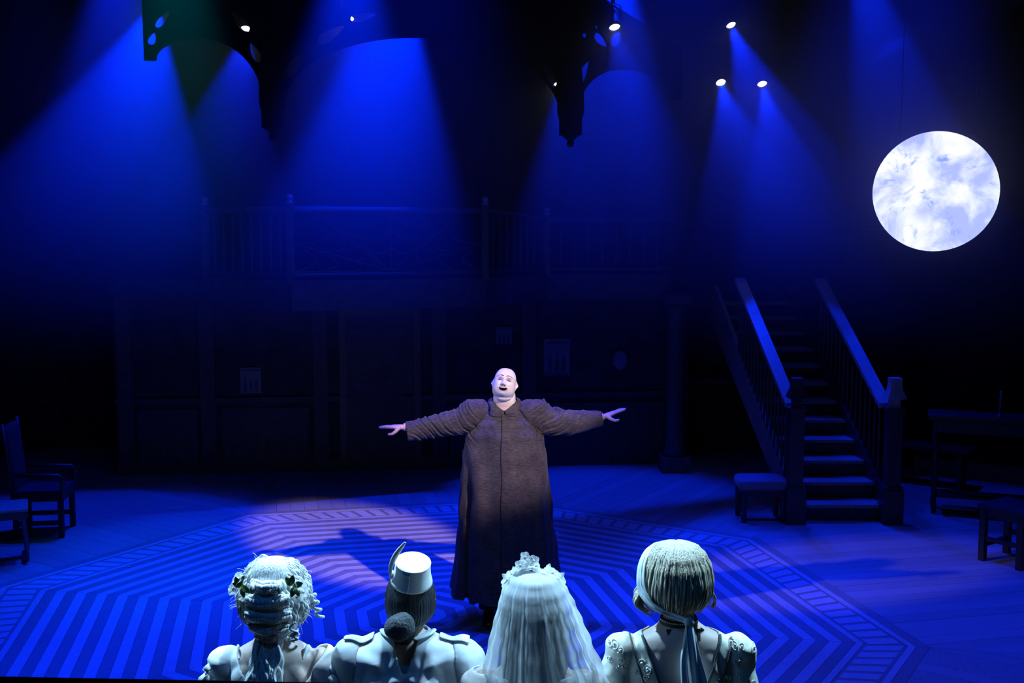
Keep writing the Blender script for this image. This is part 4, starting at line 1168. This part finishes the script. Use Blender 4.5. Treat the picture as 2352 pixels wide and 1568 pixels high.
for s in (-1, 1):
    # collar wings at the neck, epaulette straps with fringe
    m = MB(); rows = []
    for i in range(9):
        t = i / 8; a = lerp(R(18), R(95), t)
        r_ = .066; base = Vector((s * sin(a) * r_ + .004, -cos(a) * r_ + .004, S2 + .012))
        o_ = Vector((s * sin(a), -cos(a), 0))
        rows.append([base + o_ * .006, base + o_ * .012 + Vector((0, 0, .026 + .012 * sin(pi * t))), base + o_ * (.026 + .012 * t) + Vector((0, 0, .014 + .010 * t))])
    m.loft(rows, cap=False, closed=False)
    modded(m, 'collar', [('SOLIDIFY', dict(thickness=.005, offset=0)), ('SUBSURF', dict(levels=1))], M['uniform'], L2)
    jb = bvh(j2)
    rows = []
    for i in range(9):
        t = i / 8; x = s * lerp(.115, .222, t)
        rw = []
        for u in (-1, -.5, 0, .5, 1):
            h = jb.ray_cast(Vector((x, u * .030, S2 + .3)), Vector((0, 0, -1)))
            zz = h[0].z if h[0] is not None else S2 - .06
            rw.append(Vector((x, u * .030, zz + .006)))
        rows.append(rw)
    ep = modded(MB().loft(rows, cap=False, closed=False), 'epaulette', [('SOLIDIFY', dict(thickness=.006, offset=1)), ('SUBSURF', dict(levels=1))], M['uniform'], L2)
    rr = random.Random(5 + s); m = MB()
    for k in range(26):
        a = lerp(-1.4, 1.4, k / 25); p = Vector((s * (.222 + .018 * cos(a)), .038 * sin(a), S2 - .050))
        m.tube([p, p + Vector((s * .012, .004 * rr.uniform(-1, 1), -.018)), p + Vector((s * .018, .006 * rr.uniform(-1, 1), -.045))], .0032, 5)
    m.build('fringe', M['uniform'], ep, True)
M['dark_hair'] = hair_mat('dark_hair', (0.030, 0.034, 0.042), .32, stretch=(90, 90, 5), amt=.6, bump=.6)
hs2 = garment(body2, lambda x, y, z: z > hc2 - .075 and (y < lambda_y2(z)) if False else (z > hc2 - .07 + .9 * max(0, y - .03) and not (abs(x - .012) > .062 and -.01 < y < .055 and z < hc2 + .03)), lambda x, y, z: .016, 'hair_cap', M['dark_hair'], L2, thick=.01, smooth_edge=20, smooth_all=6)
hb = MB()
def s2(u, t, ph, off):
    az = lerp(-1.6, 1.6, u); tt = min(1, t / .72); el = lerp(1.15, -.55, tt)
    k = 1.0 + .014 * off
    p = Vector((.012 + sin(az) * cos(el) * .088 * k, .03 - cos(az) * cos(el) * .112 * k, hc2 + sin(el) * .122 * k - .008))
    if t > .6:
        q_ = (t - .6) / .4; q_ = q_ * q_ * (3 - 2 * q_); p = p.lerp(Vector((-.012 + .03 * sin(az), -.088, 1.484 + .012 * cos(ph))), q_)
    return p
strands(hb, s2, 190, 4, .0048, 18, 5, .6)
hb.ball((0, -.02, 1.475), (.05, .07, .06), 16, 12)
hb.ball((-.006, -.035, 1.432), (.040, .040, .045), 16, 12)
hb.build('hair', M['dark_hair'], L2, True)
m = MB(); rings = []    # big net-covered bun low on the head
for i in range(25):
    t = i / 24; z = lerp(.050, -.054, t)
    r_ = .054 * (1 - abs(2 * t - .78) ** 3.2 * .55) * (sin(pi * min(1, max(0.02, t * .97 + .02))) ** .28)
    rings.append([Vector((cos(2 * pi * k / 32) * r_, sin(2 * pi * k / 32) * r_ * .85, z + .006 * cos(2 * pi * k / 32) * (1 - t))) + Vector((-.014, -.112, 1.484)) for k in range(32)])
m.loft(rings)
M['bun'] = simple('netted_bun', (0.075, 0.082, 0.095), .85, noise_amt=.35, scale=120, bump=.6)
modded(m, 'hair_bun', [('SMOOTH', dict(factor=.5, iterations=3))], M['bun'], L2)
M['hat'] = simple('white_felt', (0.84, 0.85, 0.84), .65, noise_amt=.03, scale=60, bump=.05)
HT = Matrix.Translation((.020, -.018, 1.618)) @ Matrix.Rotation(R(6), 4, 'Y') @ Matrix.Rotation(R(16), 4, 'X')
m = MB(); rings = []
for r_, z in ((.066, .0), (.0735, .0), (.0725, .008), (.066, .030), (.0625, .055), (.0615, .074), (.060, .079), (.056, .081), (.03, .082), (.001, .082)):
    rings.append([HT @ Vector((cos(2 * pi * k / 48) * r_, sin(2 * pi * k / 48) * r_ * 1.06, z)) for k in range(48)])
hat = m.loft(rings).build('hat', M['hat'], L2, True)
ed = [HT @ Vector((cos(2 * pi * k / 48) * .0612, sin(2 * pi * k / 48) * .0612 * 1.06, .0785)) for k in range(49)]
MB().tube(ed, .0018, 6, cap=False).build('hat_piping', M['hat'], hat, True)
MB().tube([HT @ Vector((-.004, -.0655, .072)), HT @ Vector((-.004, -.068, .05)), HT @ Vector((-.005, -.0745, .02)), HT @ Vector((-.006, -.078, .004))], .0016, 6).build('hat_seam', M['hat'], hat, True)
MB().tube(smooth_path([HT @ Vector((-.030, -.058, .070)), HT @ Vector((-.016, -.067, .062)), HT @ Vector((-.004, -.069, .066)), HT @ Vector((.004, -.068, .070))], 4), .0022, 6).build('hat_loop', M['hat'], hat, True)
fp = [HT @ Vector((-.072, -.020, .016)), HT @ Vector((-.074, -.022, .065)), HT @ Vector((-.058, -.024, .120)), HT @ Vector((-.030, -.024, .172))]
fpp = smooth_path(fp, 8)
MB().tube(fpp, [.0025 + .0075 * sin(pi * min(1, (i / (len(fpp) - 1)) ** 1.3 * .93 + .04)) for i in range(len(fpp))], 10, flat=.55, up=(0, 1, 0)).build('feather', M['hat'], hat, True)
for q_, (a, b_, c_) in enumerate(((-.068, -.010, .030), (-.070, -.006, .016))): MB().ball(HT @ Vector((a, b_, c_)), (.006, .011, .013), 12, 8).build('hat_button', M['hat'], hat, True)

# ------------------------------------------------------------------ lady 3: bride in a long veil with a wreath of flowers
L3 = thing('person', (0.073, 3.57, 0), 'bride seen from behind under a long translucent white veil with flower wreath', 'person')
S3 = 1.375
body3, H3, hc3 = lady_body(L3, S3, 1.648, shw=.175, hx=0.0)
def dress3(x, y, z): return z > S3 - .5 and z < S3 + .01 and (z < S3 - .03 + .0 * x if abs(x) > .075 else z < S3 - .16 + 1.2 * max(0, abs(x) - .03)) if y < .03 else (z > S3 - .5 and z < S3 - .06)
garment(body3, dress3, lambda x, y, z: .010 + .012 * max(0, min(1, (abs(x) - .13) / .05)), 'gown_bodice', M['white_cloth'], L3, disp=lambda x, y, z: .004 * sin(40 * z + 30 * x))
skirt(L3, S3 - .46, .135, .02, .225, M['white_cloth'], 'gown_skirt', 15, .05)
M['brown_hair'] = hair_mat('brown_hair', (0.12, 0.10, 0.085), .45)
hb = MB(); hb.ball((0, .0, hc3 + .005), (.088, .108, .125), 24, 16)
rr = random.Random(8)
for i in range(60):
    az = rr.uniform(-2.3, 2.3); x0 = sin(az) * .086; y0 = -cos(az) * .10
    path = [Vector((x0 * .5, y0 * .5, hc3 + .115)), Vector((x0, y0, hc3 + .03)), Vector((x0 * 1.12, y0 * 1.1, hc3 - .10)), Vector((x0 * 1.15, y0 * 1.05 - .01, S3 - .06 - rr.uniform(0, .08)))]
    p, r_ = wavy(path, rr.uniform(.008, .013), .008, rr.uniform(2, 3.5), rr.uniform(0, 6), 26); hb.tube(p, r_, 6)
for ph in (0, 1.2, 2.6):
    path = [Vector((-.098 - .010 * cos(t * 9 + ph) - .012 * ph * .4, .03 + .010 * sin(t * 9 + ph), hc3 + .05 - .05 * t)) for t in [i / 24 for i in range(25)]]
    hb.tube(path, .0022, 5)
hb.build('hair', M['brown_hair'], L3, True)
vm, nt, b = nm('sheer_veil'); M['veil'] = vm
b.inputs['Base Color'].default_value = (.92, .95, .97, 1); b.inputs['Roughness'].default_value = .8; b.inputs['Specular IOR Level'].default_value = .1
tl = nt.nodes.new('ShaderNodeBsdfTranslucent'); tl.inputs[0].default_value = (.93, .96, .98, 1)
ms = nt.nodes.new('ShaderNodeMixShader'); ms.inputs[0].default_value = .6
tp = nt.nodes.new('ShaderNodeBsdfTransparent'); ms2 = nt.nodes.new('ShaderNodeMixShader')
vc = nt.nodes.new('ShaderNodeVertexColor'); vc.layer_name = 'Weave'
outn = [n_ for n_ in nt.nodes if n_.type == 'OUTPUT_MATERIAL'][0]
nt.links.new(b.outputs[0], ms.inputs[1]); nt.links.new(tl.outputs[0], ms.inputs[2])
nt.links.new(vc.outputs[0], ms2.inputs[0]); nt.links.new(tp.outputs[0], ms2.inputs[1]); nt.links.new(ms.outputs[0], ms2.inputs[2])
nt.links.new(ms2.outputs[0], outn.inputs['Surface'])
def veil_layer(seed, k_out, z_end, a0, a1, dens):
    rr = random.Random(seed); NU, NV = 260, 70
    fr_ = [(rr.uniform(5, 9), rr.uniform(0, 6.3), .5), (rr.uniform(12, 17), rr.uniform(0, 6.3), .35), (rr.uniform(22, 30), rr.uniform(0, 6.3), .22), (rr.uniform(40, 52), rr.uniform(0, 6.3), .10)]
    tabw = [(1.700, (.018, .0, .018)), (1.690, (.055, .0, .055)), (1.670, (.084, .002, .088)), (1.630, (.108, .004, .112)), (1.58, (.124, .010, .128)), (1.52, (.142, .014, .140)), (1.45, (.163, .020, .155)), (1.36, (.190, .030, .168)), (1.25, (.222, .042, .18)), (1.0, (.235, .045, .19)), (.75, (.235, .045, .19))]
    tabw = sorted(tabw)
    rows = []; al = []
    for j in range(NV + 1):
        t = j / NV; z = lerp(1.700, z_end, t ** 1.15); hw, cx, hd = interp(tabw, z)
        amp = .085 * min(1, t * 3.2) ** 1.2
        row = []
        for i in range(NU + 1):
            a = lerp(a0, a1, i / NU)                 # 0 = straight towards the house
            aa = a + .05 * sin(3 * a + seed) * t
            f = sum(w_ * sin(k_ * aa + p_ + .5 * sin(2.2 * t + p_)) for k_, p_, w_ in fr_)
            sh = abs(f) ** .8 * (1 if f > 0 else -1)
            r_ = (1 + amp * sh) * k_out
            row.append(Vector((cx + sin(a) * hw * r_, .012 - cos(a) * hd * r_, z)))
            sl_ = sum(w_ * k_ * cos(k_ * aa + p_ + .5 * sin(2.2 * t + p_)) for k_, p_, w_ in fr_) / 9.0
            al.append(max(.12, min(.92, dens * (.55 + .55 * min(1.5, abs(sl_))) + .50 * max(0, 1 - t * 4.0))))
        rows.append(row)
    m = MB(); m.loft(rows, cap=False, closed=False)
    o = m.build('veil', M['veil'], L3, True)
    ca = o.data.color_attributes.new('Weave', 'FLOAT_COLOR', 'POINT')
    ca.data.foreach_set('color', np.repeat(np.array(al, np.float32)[:, None], 4, 1).ravel())
    return o
veil_layer(3, 1.03, .95, R(-128), R(128), .48)
veil_layer(9, .985, 1.05, R(-112), R(112), .34)
rr = random.Random(21)
for i in range(25):
    a = lerp(-1.75, 1.75, i / 24) + rr.uniform(-.05, .05)
    c = Vector((sin(a) * .092, .035 - cos(a) * .035 + .012, 1.688 - .055 * (abs(a) / 1.75) ** 2.2 + rr.uniform(-.004, .006)))
    if 8 <= i <= 12: c.z += .016
    flower(L3, c, rr.uniform(.014, .021) * (1.25 if 8 <= i <= 12 else 1), (sin(a) * .7, -.35 + rr.uniform(-.4, .3), .8), M['white_petal'], M['flower_eye'], 5, rr.uniform(0, 6), 'wreath_flower')
for i in range(4):
    c = Vector((lerp(-.045, .0, i / 3), .012, 1.715 + .016 * (i % 2) + .012 * (i in (1, 2))))
    flower(L3, c, .019, (rr.uniform(-.5, .5), -.8, .5), M['white_petal'], M['flower_eye'], 5, i, 'wreath_flower')
for k, (x, z, a) in enumerate(((.012, 1.705, 90), (.045, 1.70, 70), (-.085, 1.672, 140), (.082, 1.676, 40), (-.06, 1.69, 110))):
    leaf3(L3, (x, .005, z), .030, .009, (cos(R(a)), -.2, sin(R(a))), (0, -1, .3), M['white_petal'])

# ------------------------------------------------------------------ lady 4: blonde bob with a scarf, beaded cream gown
L4 = thing('person', (0.588, 3.69, 0), 'person seen from behind with blonde bob, trailing head scarf and beaded cream gown', 'person')
S4 = 1.452
body4, H4, hc4 = lady_body(L4, S4, 1.722, shw=.205, hx=-.012)
M['cream'] = simple('cream_satin', (0.66, 0.66, 0.56), .5, noise_amt=.10, scale=50, bump=.15)
M['bead_trim'] = simple('dark_bead_trim', (0.09, 0.09, 0.085), .35, noise_amt=.5, scale=400, bump=.5)
M['bead_pale'] = simple('pale_beading', (0.75, 0.75, 0.66), .3, noise_amt=.2, scale=200)
def vline(z): return .128 * max(0, min(1.3, (z - (S4 - .30)) / .29)) ** .82 + .004
def dress4(x, y, z):
    if z > S4 + .02 or z < S4 - .55: return False
    if y < .02: return abs(x) > vline(z)
    return abs(x) > .10 or z < S4 - .10
d4 = garment(body4, dress4, lambda x, y, z: .006 + .006 * max(0, min(1, (abs(x) - .16) / .05)), 'gown_bodice', M['cream'], L4, thick=.004,
             disp=lambda x, y, z: .0035 * noise.noise(Vector((x * 30, y * 30, z * 30))) + (.005 * sin(z * 55 + x * 30) if abs(x) > .2 else 0))
skirt(L4, S4 - .46, .14, .02, .235, M['cream'], 'gown_skirt', 11, .04)
b4 = bvh(d4); bb4 = bvh(body4)
def on4(x, z, lift, tree=b4):
    h = tree.ray_cast(Vector((x, -.6, z)), Vector((0, 1, 0)))
    if h[0] is None: return None
    return h[0] + (h[1] if h[1].y < 0 else -h[1]) * lift
for s in (-1, 1):
    for off_, r_ in ((.004, .0042), (.048, .0032)):
        path = []
        for i in range(40):
            z = lerp(S4 - .012, S4 - .285, i / 39); x = s * (vline(z) + off_ * (1 + (.35 * i / 39 if off_ > .01 else 0)))
            p = on4(x, z, .003)
            if p is not None: path.append(p)
        if len(path) > 4: MB().tube(path, r_, 6).build('bead_trim', M['bead_trim'], L4, True)
rr = random.Random(4); cnt = 0
for s in (-1, 1):
    for k in range(26):
        z = S4 - .03 - rr.uniform(0, .26); x = s * (vline(z) + .022 + rr.uniform(.0, .16))
        if abs(x) > .255: continue
        p0 = on4(x, z, .002)
        if p0 is None: continue
        path = []; sg = rr.choice((-1, 1)); R0 = rr.uniform(.009, .015); ph = rr.uniform(0, 6)
        for i in range(26):
            t = i / 25; a = ph + sg * t * 9.0; rad = R0 * (1 - .85 * t)
            q_ = on4(x + cos(a) * rad, z + sin(a) * rad * 1.15, .0022)
            if q_ is not None: path.append(q_)
        if len(path) > 10:
            sw_ = MB().tube(path, .0019, 5).build('embroidery_swirl', M['bead_pale'], L4, True)
            MB().ball(on4(x, z, .004) or p0, .0046, 8, 6).build('bead', M['pearl'], sw_, True)
            MB().ball(path[0], .0032, 8, 6).build('bead', M['pearl'], sw_, True)
# choker with a row of pearls and hanging dark points
M['choker'] = simple('black_lace', (0.012, 0.012, 0.014), .7, noise_amt=.3, scale=150)
zc = S4 + .036
ring = [Vector((-.004 + cos(2 * pi * i / 40) * .0635, .006 + sin(2 * pi * i / 40) * .063, zc)) for i in range(41)]
rows = [[p + Vector((0, 0, -.010)) + (p - Vector((0, 0, zc))) * .02, p, p + Vector((0, 0, .012)) - (p - Vector((0, 0, zc))) * .06] for p in ring]
ck = modded(MB().loft(rows, cap=False, closed=False), 'choker', [('SOLIDIFY', dict(thickness=.003, offset=1))], M['choker'], L4)
for i in range(24):
    a = -pi / 2 + lerp(-1.35, 1.35, i / 23)
    MB().ball((-.004 + cos(a) * .066, .006 + sin(a) * .0655, zc + .004), .0026, 8, 6).build('pearl', M['pearl'], ck, True)
for (x, L_) in ((-.045, .016), (.03, .05), (.052, .035)):
    p = on4(x, S4 + .018, .004, bb4)
    q_ = on4(x * 1.1, S4 + .018 - L_, .004, bb4)
    if p is not None and q_ is not None: ribbon([p, p.lerp(q_, .5), q_], lambda t: .020 * (1 - .85 * t), 'choker_tab', M['choker'], ck, (1, 0, 0), .002, n=3)
M['blonde'] = hair_mat('blonde_hair', (0.46, 0.41, 0.31), .42, stretch=(80, 80, 4), amt=.4, bump=.5)
hb = MB()
bob = sorted([(1.764, .004), (1.757, .045), (1.74, .074), (1.712, .099), (1.67, .118), (1.62, .126), (1.58, .125), (1.545, .115), (1.52, .098), (1.505, .080)])
bob = [(1.764 - (1.764 - z_) * .93, r_) for z_, r_ in bob]
def s4(u, t, ph, off):
    az = lerp(-2.75, 2.75, u); 
    z = lerp(1.766, 1.527 + .012 * sin(ph) + (.010 if abs(az) > 1.3 else 0), t ** 1.25)
    r_ = interp(bob, z) * (.955 + .035 * off) + .0015 * sin(ph + 9 * t)
    az2 = az + .10 * sin(ph * 2 + 2.5 * t) * t
    lx = .006 * sin(az) 
    return Vector((-.014 + sin(az2) * r_ * 1.0 + lx, .022 - cos(az2) * r_ * (1.05 if cos(az2) > 0 else .9), z - .004 * abs(sin(ph)) * t))
rings = []
for i in range(24):
    z = lerp(1.763, 1.532, i / 23); r_ = interp(bob, z) * .95
    rings.append([Vector((-.014 + sin(a) * r_, .022 - cos(a) * r_ * (1.05 if cos(a) > 0 else .9), z)) for a in [2 * pi * k / 40 for k in range(40)]])
hb.loft(rings)
strands(hb, s4, 300, 6, .0060, 18, 5, .55)
rr = random.Random(12)
for i in range(40):          # tuft flicking out under the scarf on the left, wisps on the right
    o_ = rr.uniform(0, 1); q_ = rr.uniform(-1, 1)
    hb.tube(smooth_path([Vector((-.128, .02 + .03 * q_, 1.610)), Vector((-.146 - .008 * o_, .015 + .035 * q_, 1.572)), Vector((-.150 - .010 * o_ + .03 * max(0, q_), .01 + .035 * q_, 1.545)), Vector((-.134 + .035 * o_, .0 + .03 * q_, 1.520 - .012 * o_))], 5), [.002 + .0035 * sin(pi * min(1, k / 15 + .1)) for k in range(16)], 5)
for i in range(12):
    o_ = rr.uniform(0, 1)
    hb.tube(smooth_path([Vector((.104, .0, 1.60)), Vector((.114 + .006 * o_, -.005, 1.572)), Vector((.116 + .008 * o_, .0, 1.55)), Vector((.106 + .01 * o_, .0, 1.535 - .008 * o_))], 5), .0028, 5)
hb.build('hair', M['blonde'], L4, True)
M['scarf'] = simple('pale_scarf', (0.62, 0.70, 0.74), .6, noise_amt=.1, scale=30, bump=.1, stretch=(4, 4, 1))
def bobp(az, z, k=1.045):
    r_ = interp(bob, z) * k
    return Vector((-.014 + sin(az) * r_ + .006 * sin(az), .022 - cos(az) * r_ * (1.05 if cos(az) > 0 else .9), z))
sp_ = [bobp(a_, z_) for a_, z_ in ((-2.3, 1.745), (-1.85, 1.725), (-1.52, 1.69), (-1.36, 1.645), (-1.22, 1.60), (-.95, 1.572), (-.60, 1.55), (-.25, 1.532))] + [Vector((.012, -.106, 1.520))]
ribbon(sp_, lambda t: .034 - .010 * t, 'scarf_band', M['scarf'], L4, lambda t: Vector((.30 + .4 * t, -.85 + .6 * t, .25 + .6 * t)), .005, wave=.002, seed=1)
sp2 = [bobp(a_, z_, 1.05) for a_, z_ in ((-2.1, 1.752), (-1.6, 1.735), (-1.28, 1.70), (-1.12, 1.655), (-1.0, 1.61), (-.80, 1.575), (-.5, 1.545))]
ribbon(sp2, lambda t: .016, 'scarf_band', M['scarf'], L4, lambda t: Vector((.35, -.85, .3)), .004, wave=.002, seed=2)
MB().ball((.014, -.106, 1.517), (.018, .014, .018), 12, 8).build('scarf_knot', M['scarf'], L4, True)
ribbon([(.014, -.108, 1.520), (.020, -.120, 1.47), (.032, -.128, 1.40), (.046, -.132, 1.33), (.062, -.136, 1.24), (.07, -.138, 1.12)], lambda t: .022 + .050 * t, 'scarf_tail', M['scarf'], L4, (1, .15, .1), .003, wave=.006, seed=0, n=7)
ribbon([(.010, -.106, 1.515), (.002, -.116, 1.45), (-.004, -.122, 1.39), (.002, -.126, 1.31), (.010, -.13, 1.22), (.012, -.132, 1.14)], lambda t: .016 + .022 * t, 'scarf_tail', M['scarf'], L4, (1, -.3, .1), .003, wave=.005, seed=2, n=7)
M['dark_cloth'] = simple('dark_chair_cloth', (.014, .012, .014), .9, noise_amt=.3, scale=40, bump=.2)  # near-black cloth, the armchair's shade put into its colour

# ================================================================== FURNITURE AND SMALL THINGS
# padded stool beside the stairs
st = thing('padded_stool', (2.46, 10.57, 0), 'low padded stool with dark legs beside the stairs', 'stool')
m = MB(); rings = []
for k_, z in ((.96, .33), (1.0, .345), (1.0, .385), (.985, .405), (.94, .418), (.80, .424), (.3, .428)):
    ring = []
    for i in range(40):
        a = 2 * pi * i / 40; c_, s_ = cos(a), sin(a)
        ring.append(Vector((.245 * k_ * abs(c_) ** .35 * (1 if c_ > 0 else -1), .19 * k_ * abs(s_) ** .35 * (1 if s_ > 0 else -1), z)))
    rings.append(ring)
m.loft(rings).build('seat', M['upholstery'], st, True)
MB().box((0, 0, .295), (.42, .32, .07)).build('apron', M['dark_wood'], st)
for sx in (-1, 1):
    for sy in (-1, 1):
        MB().lathe([(.026, .0), (.028, .06), (.022, .09), (.030, .20), (.030, .30)], 8, (sx * .19, sy * .14, 0)).build('leg', M['dark_wood'], st, True)
# wooden stool at the right edge
ws = thing('wooden_stool', (4.33, 9.17, 0), 'square dark wooden stool with stretchers at the right edge', 'stool', rz=R(-55))
MB().box((0, 0, .485), (.42, .46, .03)).build('seat', M['shaded_wood'], ws)
MB().box((0, 0, .43), (.36, .40, .08)).build('apron', M['shaded_wood'], ws)
for sx in (-1, 1):
    for sy in (-1, 1): MB().box((sx * .17, sy * .19, .235), (.052, .052, .47)).build('leg', M['shaded_wood'], ws)
for sx in (-1, 1): MB().box((sx * .17, 0, .14), (.028, .34, .035)).build('stretcher', M['shaded_wood'], ws)
for sy in (-1, 1): MB().box((0, sy * .19, .20), (.30, .028, .035)).build('stretcher', M['shaded_wood'], ws)
# dark console table with a candlestick further back
ct = thing('console_table', (4.75, 10.75, 0), 'dark console table in shadow behind the wooden stool', 'table', rz=R(-20))
MB().box((0, 0, .99), (1.1, .42, .04)).build('top', M['shaded_wood'], ct)
MB().box((0, 0, .90), (1.0, .34, .13)).build('drawer_box', M['shaded_wood'], ct)
for dx in (-.25, .25):
    d_ = MB().box((dx, -.175, .90), (.44, .02, .10)).build('drawer', M['shaded_wood'], ct)
    MB().ball((dx, -.195, .90), .014, 8, 6).build('knob', M['chrome'], d_, True)
for sx in (-1, 1):
    for sy in (-1, 1): MB().lathe([(.022, 0), (.03, .08), (.02, .14), (.032, .45), (.022, .6), (.034, .7), (.034, .84)], 8, (sx * .47, sy * .14, 0)).build('leg', M['shaded_wood'], ct, True)
MB().box((0, 0, .18), (.94, .28, .025)).build('shelf', M['shaded_wood'], ct)
cs = thing('candlestick', (4.82, 10.62, 1.01), 'small dark candlestick standing on the console table', 'candlestick')
MB().lathe([(.05, 0), (.05, .01), (.015, .025), (.01, .10), (.02, .12), (.01, .14), (.018, .16), (.018, .18)], 12).build('holder', M['chrome'], cs, True)
MB().lathe([(.011, .18), (.011, .26), (.004, .265)], 10).build('candle', M['paper'], cs, True)
# long low bench by the right wall
bn = thing('low_bench', (4.55, 12.1, 0), 'long low dark bench in shadow right of the stairs', 'bench', rz=R(-35))
MB().box((0, 0, .44), (1.2, .32, .04)).build('seat', M['shaded_wood'], bn)
for sx in (-.5, .5): MB().box((sx, 0, .21), (.05, .28, .42)).build('leg', M['shaded_wood'], bn)
MB().box((0, 0, .14), (1.0, .04, .05)).build('stretcher', M['shaded_wood'], bn)
# chair at the left, low table with tube legs in front of it
ch = thing('armchair', (-4.42, 10.08, 0), 'dark upright armchair in shadow at the left edge', 'chair', rz=R(8))
MB().box((0, 0, .40), (.46, .46, .10)).build('seat', M['dark_cloth'], ch)
for sx in (-1, 1):
    for sy in (-1, 1): MB().box((sx * .20, sy * .20, .17), (.045, .045, .34)).build('leg', M['shaded_wood'], ch)
    MB().box((0, sx * .20, .14), (.36, .025, .04)).build('stretcher', M['shaded_wood'], ch)
    MB().tube([(.22, sx * .22, .36), (.23, sx * .22, .56), (.20, sx * .22, .585), (-.18, sx * .22, .60)], .022, 8).build('arm', M['shaded_wood'], ch, True)
bk = MB()
rows = []
for i in range(9):
    t = i / 8; rows.append([Vector((-.21 - .06 * t, y, .42 + .62 * t + .03 * (1 - (y / .2) ** 2) * t)) for y in (-.2, -.1, 0, .1, .2)])
modded(bk.loft(rows, cap=False, closed=False), 'backrest', [('SOLIDIFY', dict(thickness=.05, offset=0)), ('SUBSURF', dict(levels=1))], M['dark_cloth'], ch)
for s_ in (-1, 1): MB().tube([(-.21, s_ * .21, .36), (-.28, s_ * .215, 1.08)], .02, 8).build('back_post', M['shaded_wood'], ch, True)
lt = thing('low_table', (-4.45, 9.15, 0), 'low slatted table with bent tube legs at the left edge', 'table', rz=R(24))
for k in range(5): MB().box((-.10, -.16 + .08 * k, .475), (.74, .068, .022)).build('slat', M['tread'], lt)
MB().box((-.10, 0, .43), (.74, .38, .06)).build('frame', M['dark_wood'], lt)
for sx in (-.40, .22):
    MB().tube(smooth_path([(sx, -.16, .42), (sx + .02, -.17, .2), (sx + .03, -.175, .045), (sx + .0, -.15, .018), (sx, 0, .016), (sx, .15, .018), (sx + .03, .175, .045), (sx + .02, .17, .2), (sx, .16, .42)], 5), .016, 8).build('leg_frame', M['chrome'], lt, True)
MB().tube([(-.40, -.0, .018), (.22, -.0, .018)], .012, 8).build('floor_bar', M['chrome'], lt, True)
# scraps of paper on the floor
for i, (x, y, L_) in enumerate(((-1.44, 9.96, 'left of the singer, farthest back'), (-1.33, 9.83, 'left of the singer, second farthest back'), (-1.36, 9.33, 'left of the singer, left of a close pair'), (-1.275, 9.36, 'left of the singer, right of a close pair'), (-2.15, 9.90, 'at the left corner of the parquet octagon'), (.43, 10.06, 'right of the singer, near the coat'), (.61, 9.48, 'right of the singer, nearer the front'), (-3.25, 9.0, 'far left on the boards'))):
    o = MB()
    o.add([(-.016, -.009, 0), (.014, -.011, .004), (.017, .008, .001), (-.010, .011, .007), (-.016, -.009, .0015), (.014, -.011, .0055), (.017, .008, .0025), (-.010, .011, .0085)], [(0, 3, 2, 1), (4, 5, 6, 7), (0, 1, 5, 4), (1, 2, 6, 5), (2, 3, 7, 6), (3, 0, 4, 7)])
    q_ = o.build('paper_scrap', M['confetti']); q_.location = (x, y, .001); q_.rotation_euler.z = i * 1.3; q_.scale = (.8 + .1 * (i % 3),) * 3
    tag(q_, 'tiny white paper scrap on the floor ' + L_, 'paper scrap', 'paper scraps on the stage floor')
# rail of the gallery in front of the camera, just touching the foot of the view
a_ = Vector(tz(1.6, 1566, -120)); b_ = Vector(tz(1.72, 1586, 1000)); d_ = (b_ - a_)
gr = thing('gallery_rail', ((a_.x + b_.x) / 2, (a_.y + b_.y) / 2, 0), 'dark gallery rail along the bottom left of the view', 'railing')
o_ = Vector((-(a_.x + b_.x) / 2, -(a_.y + b_.y) / 2, -.011))
MB().tube([a_ - d_ * .3 + o_, b_ + d_ * .3 + o_], .02, 12).build('handrail', M['metal_black'], gr, True)
for t in (-.25, .2, .7, 1.2):
    p = a_ + d_ * t + o_
    MB().tube([(p.x, p.y, -.04), (p.x, p.y, p.z)], .012, 8).build('post', M['metal_black'], gr, True)
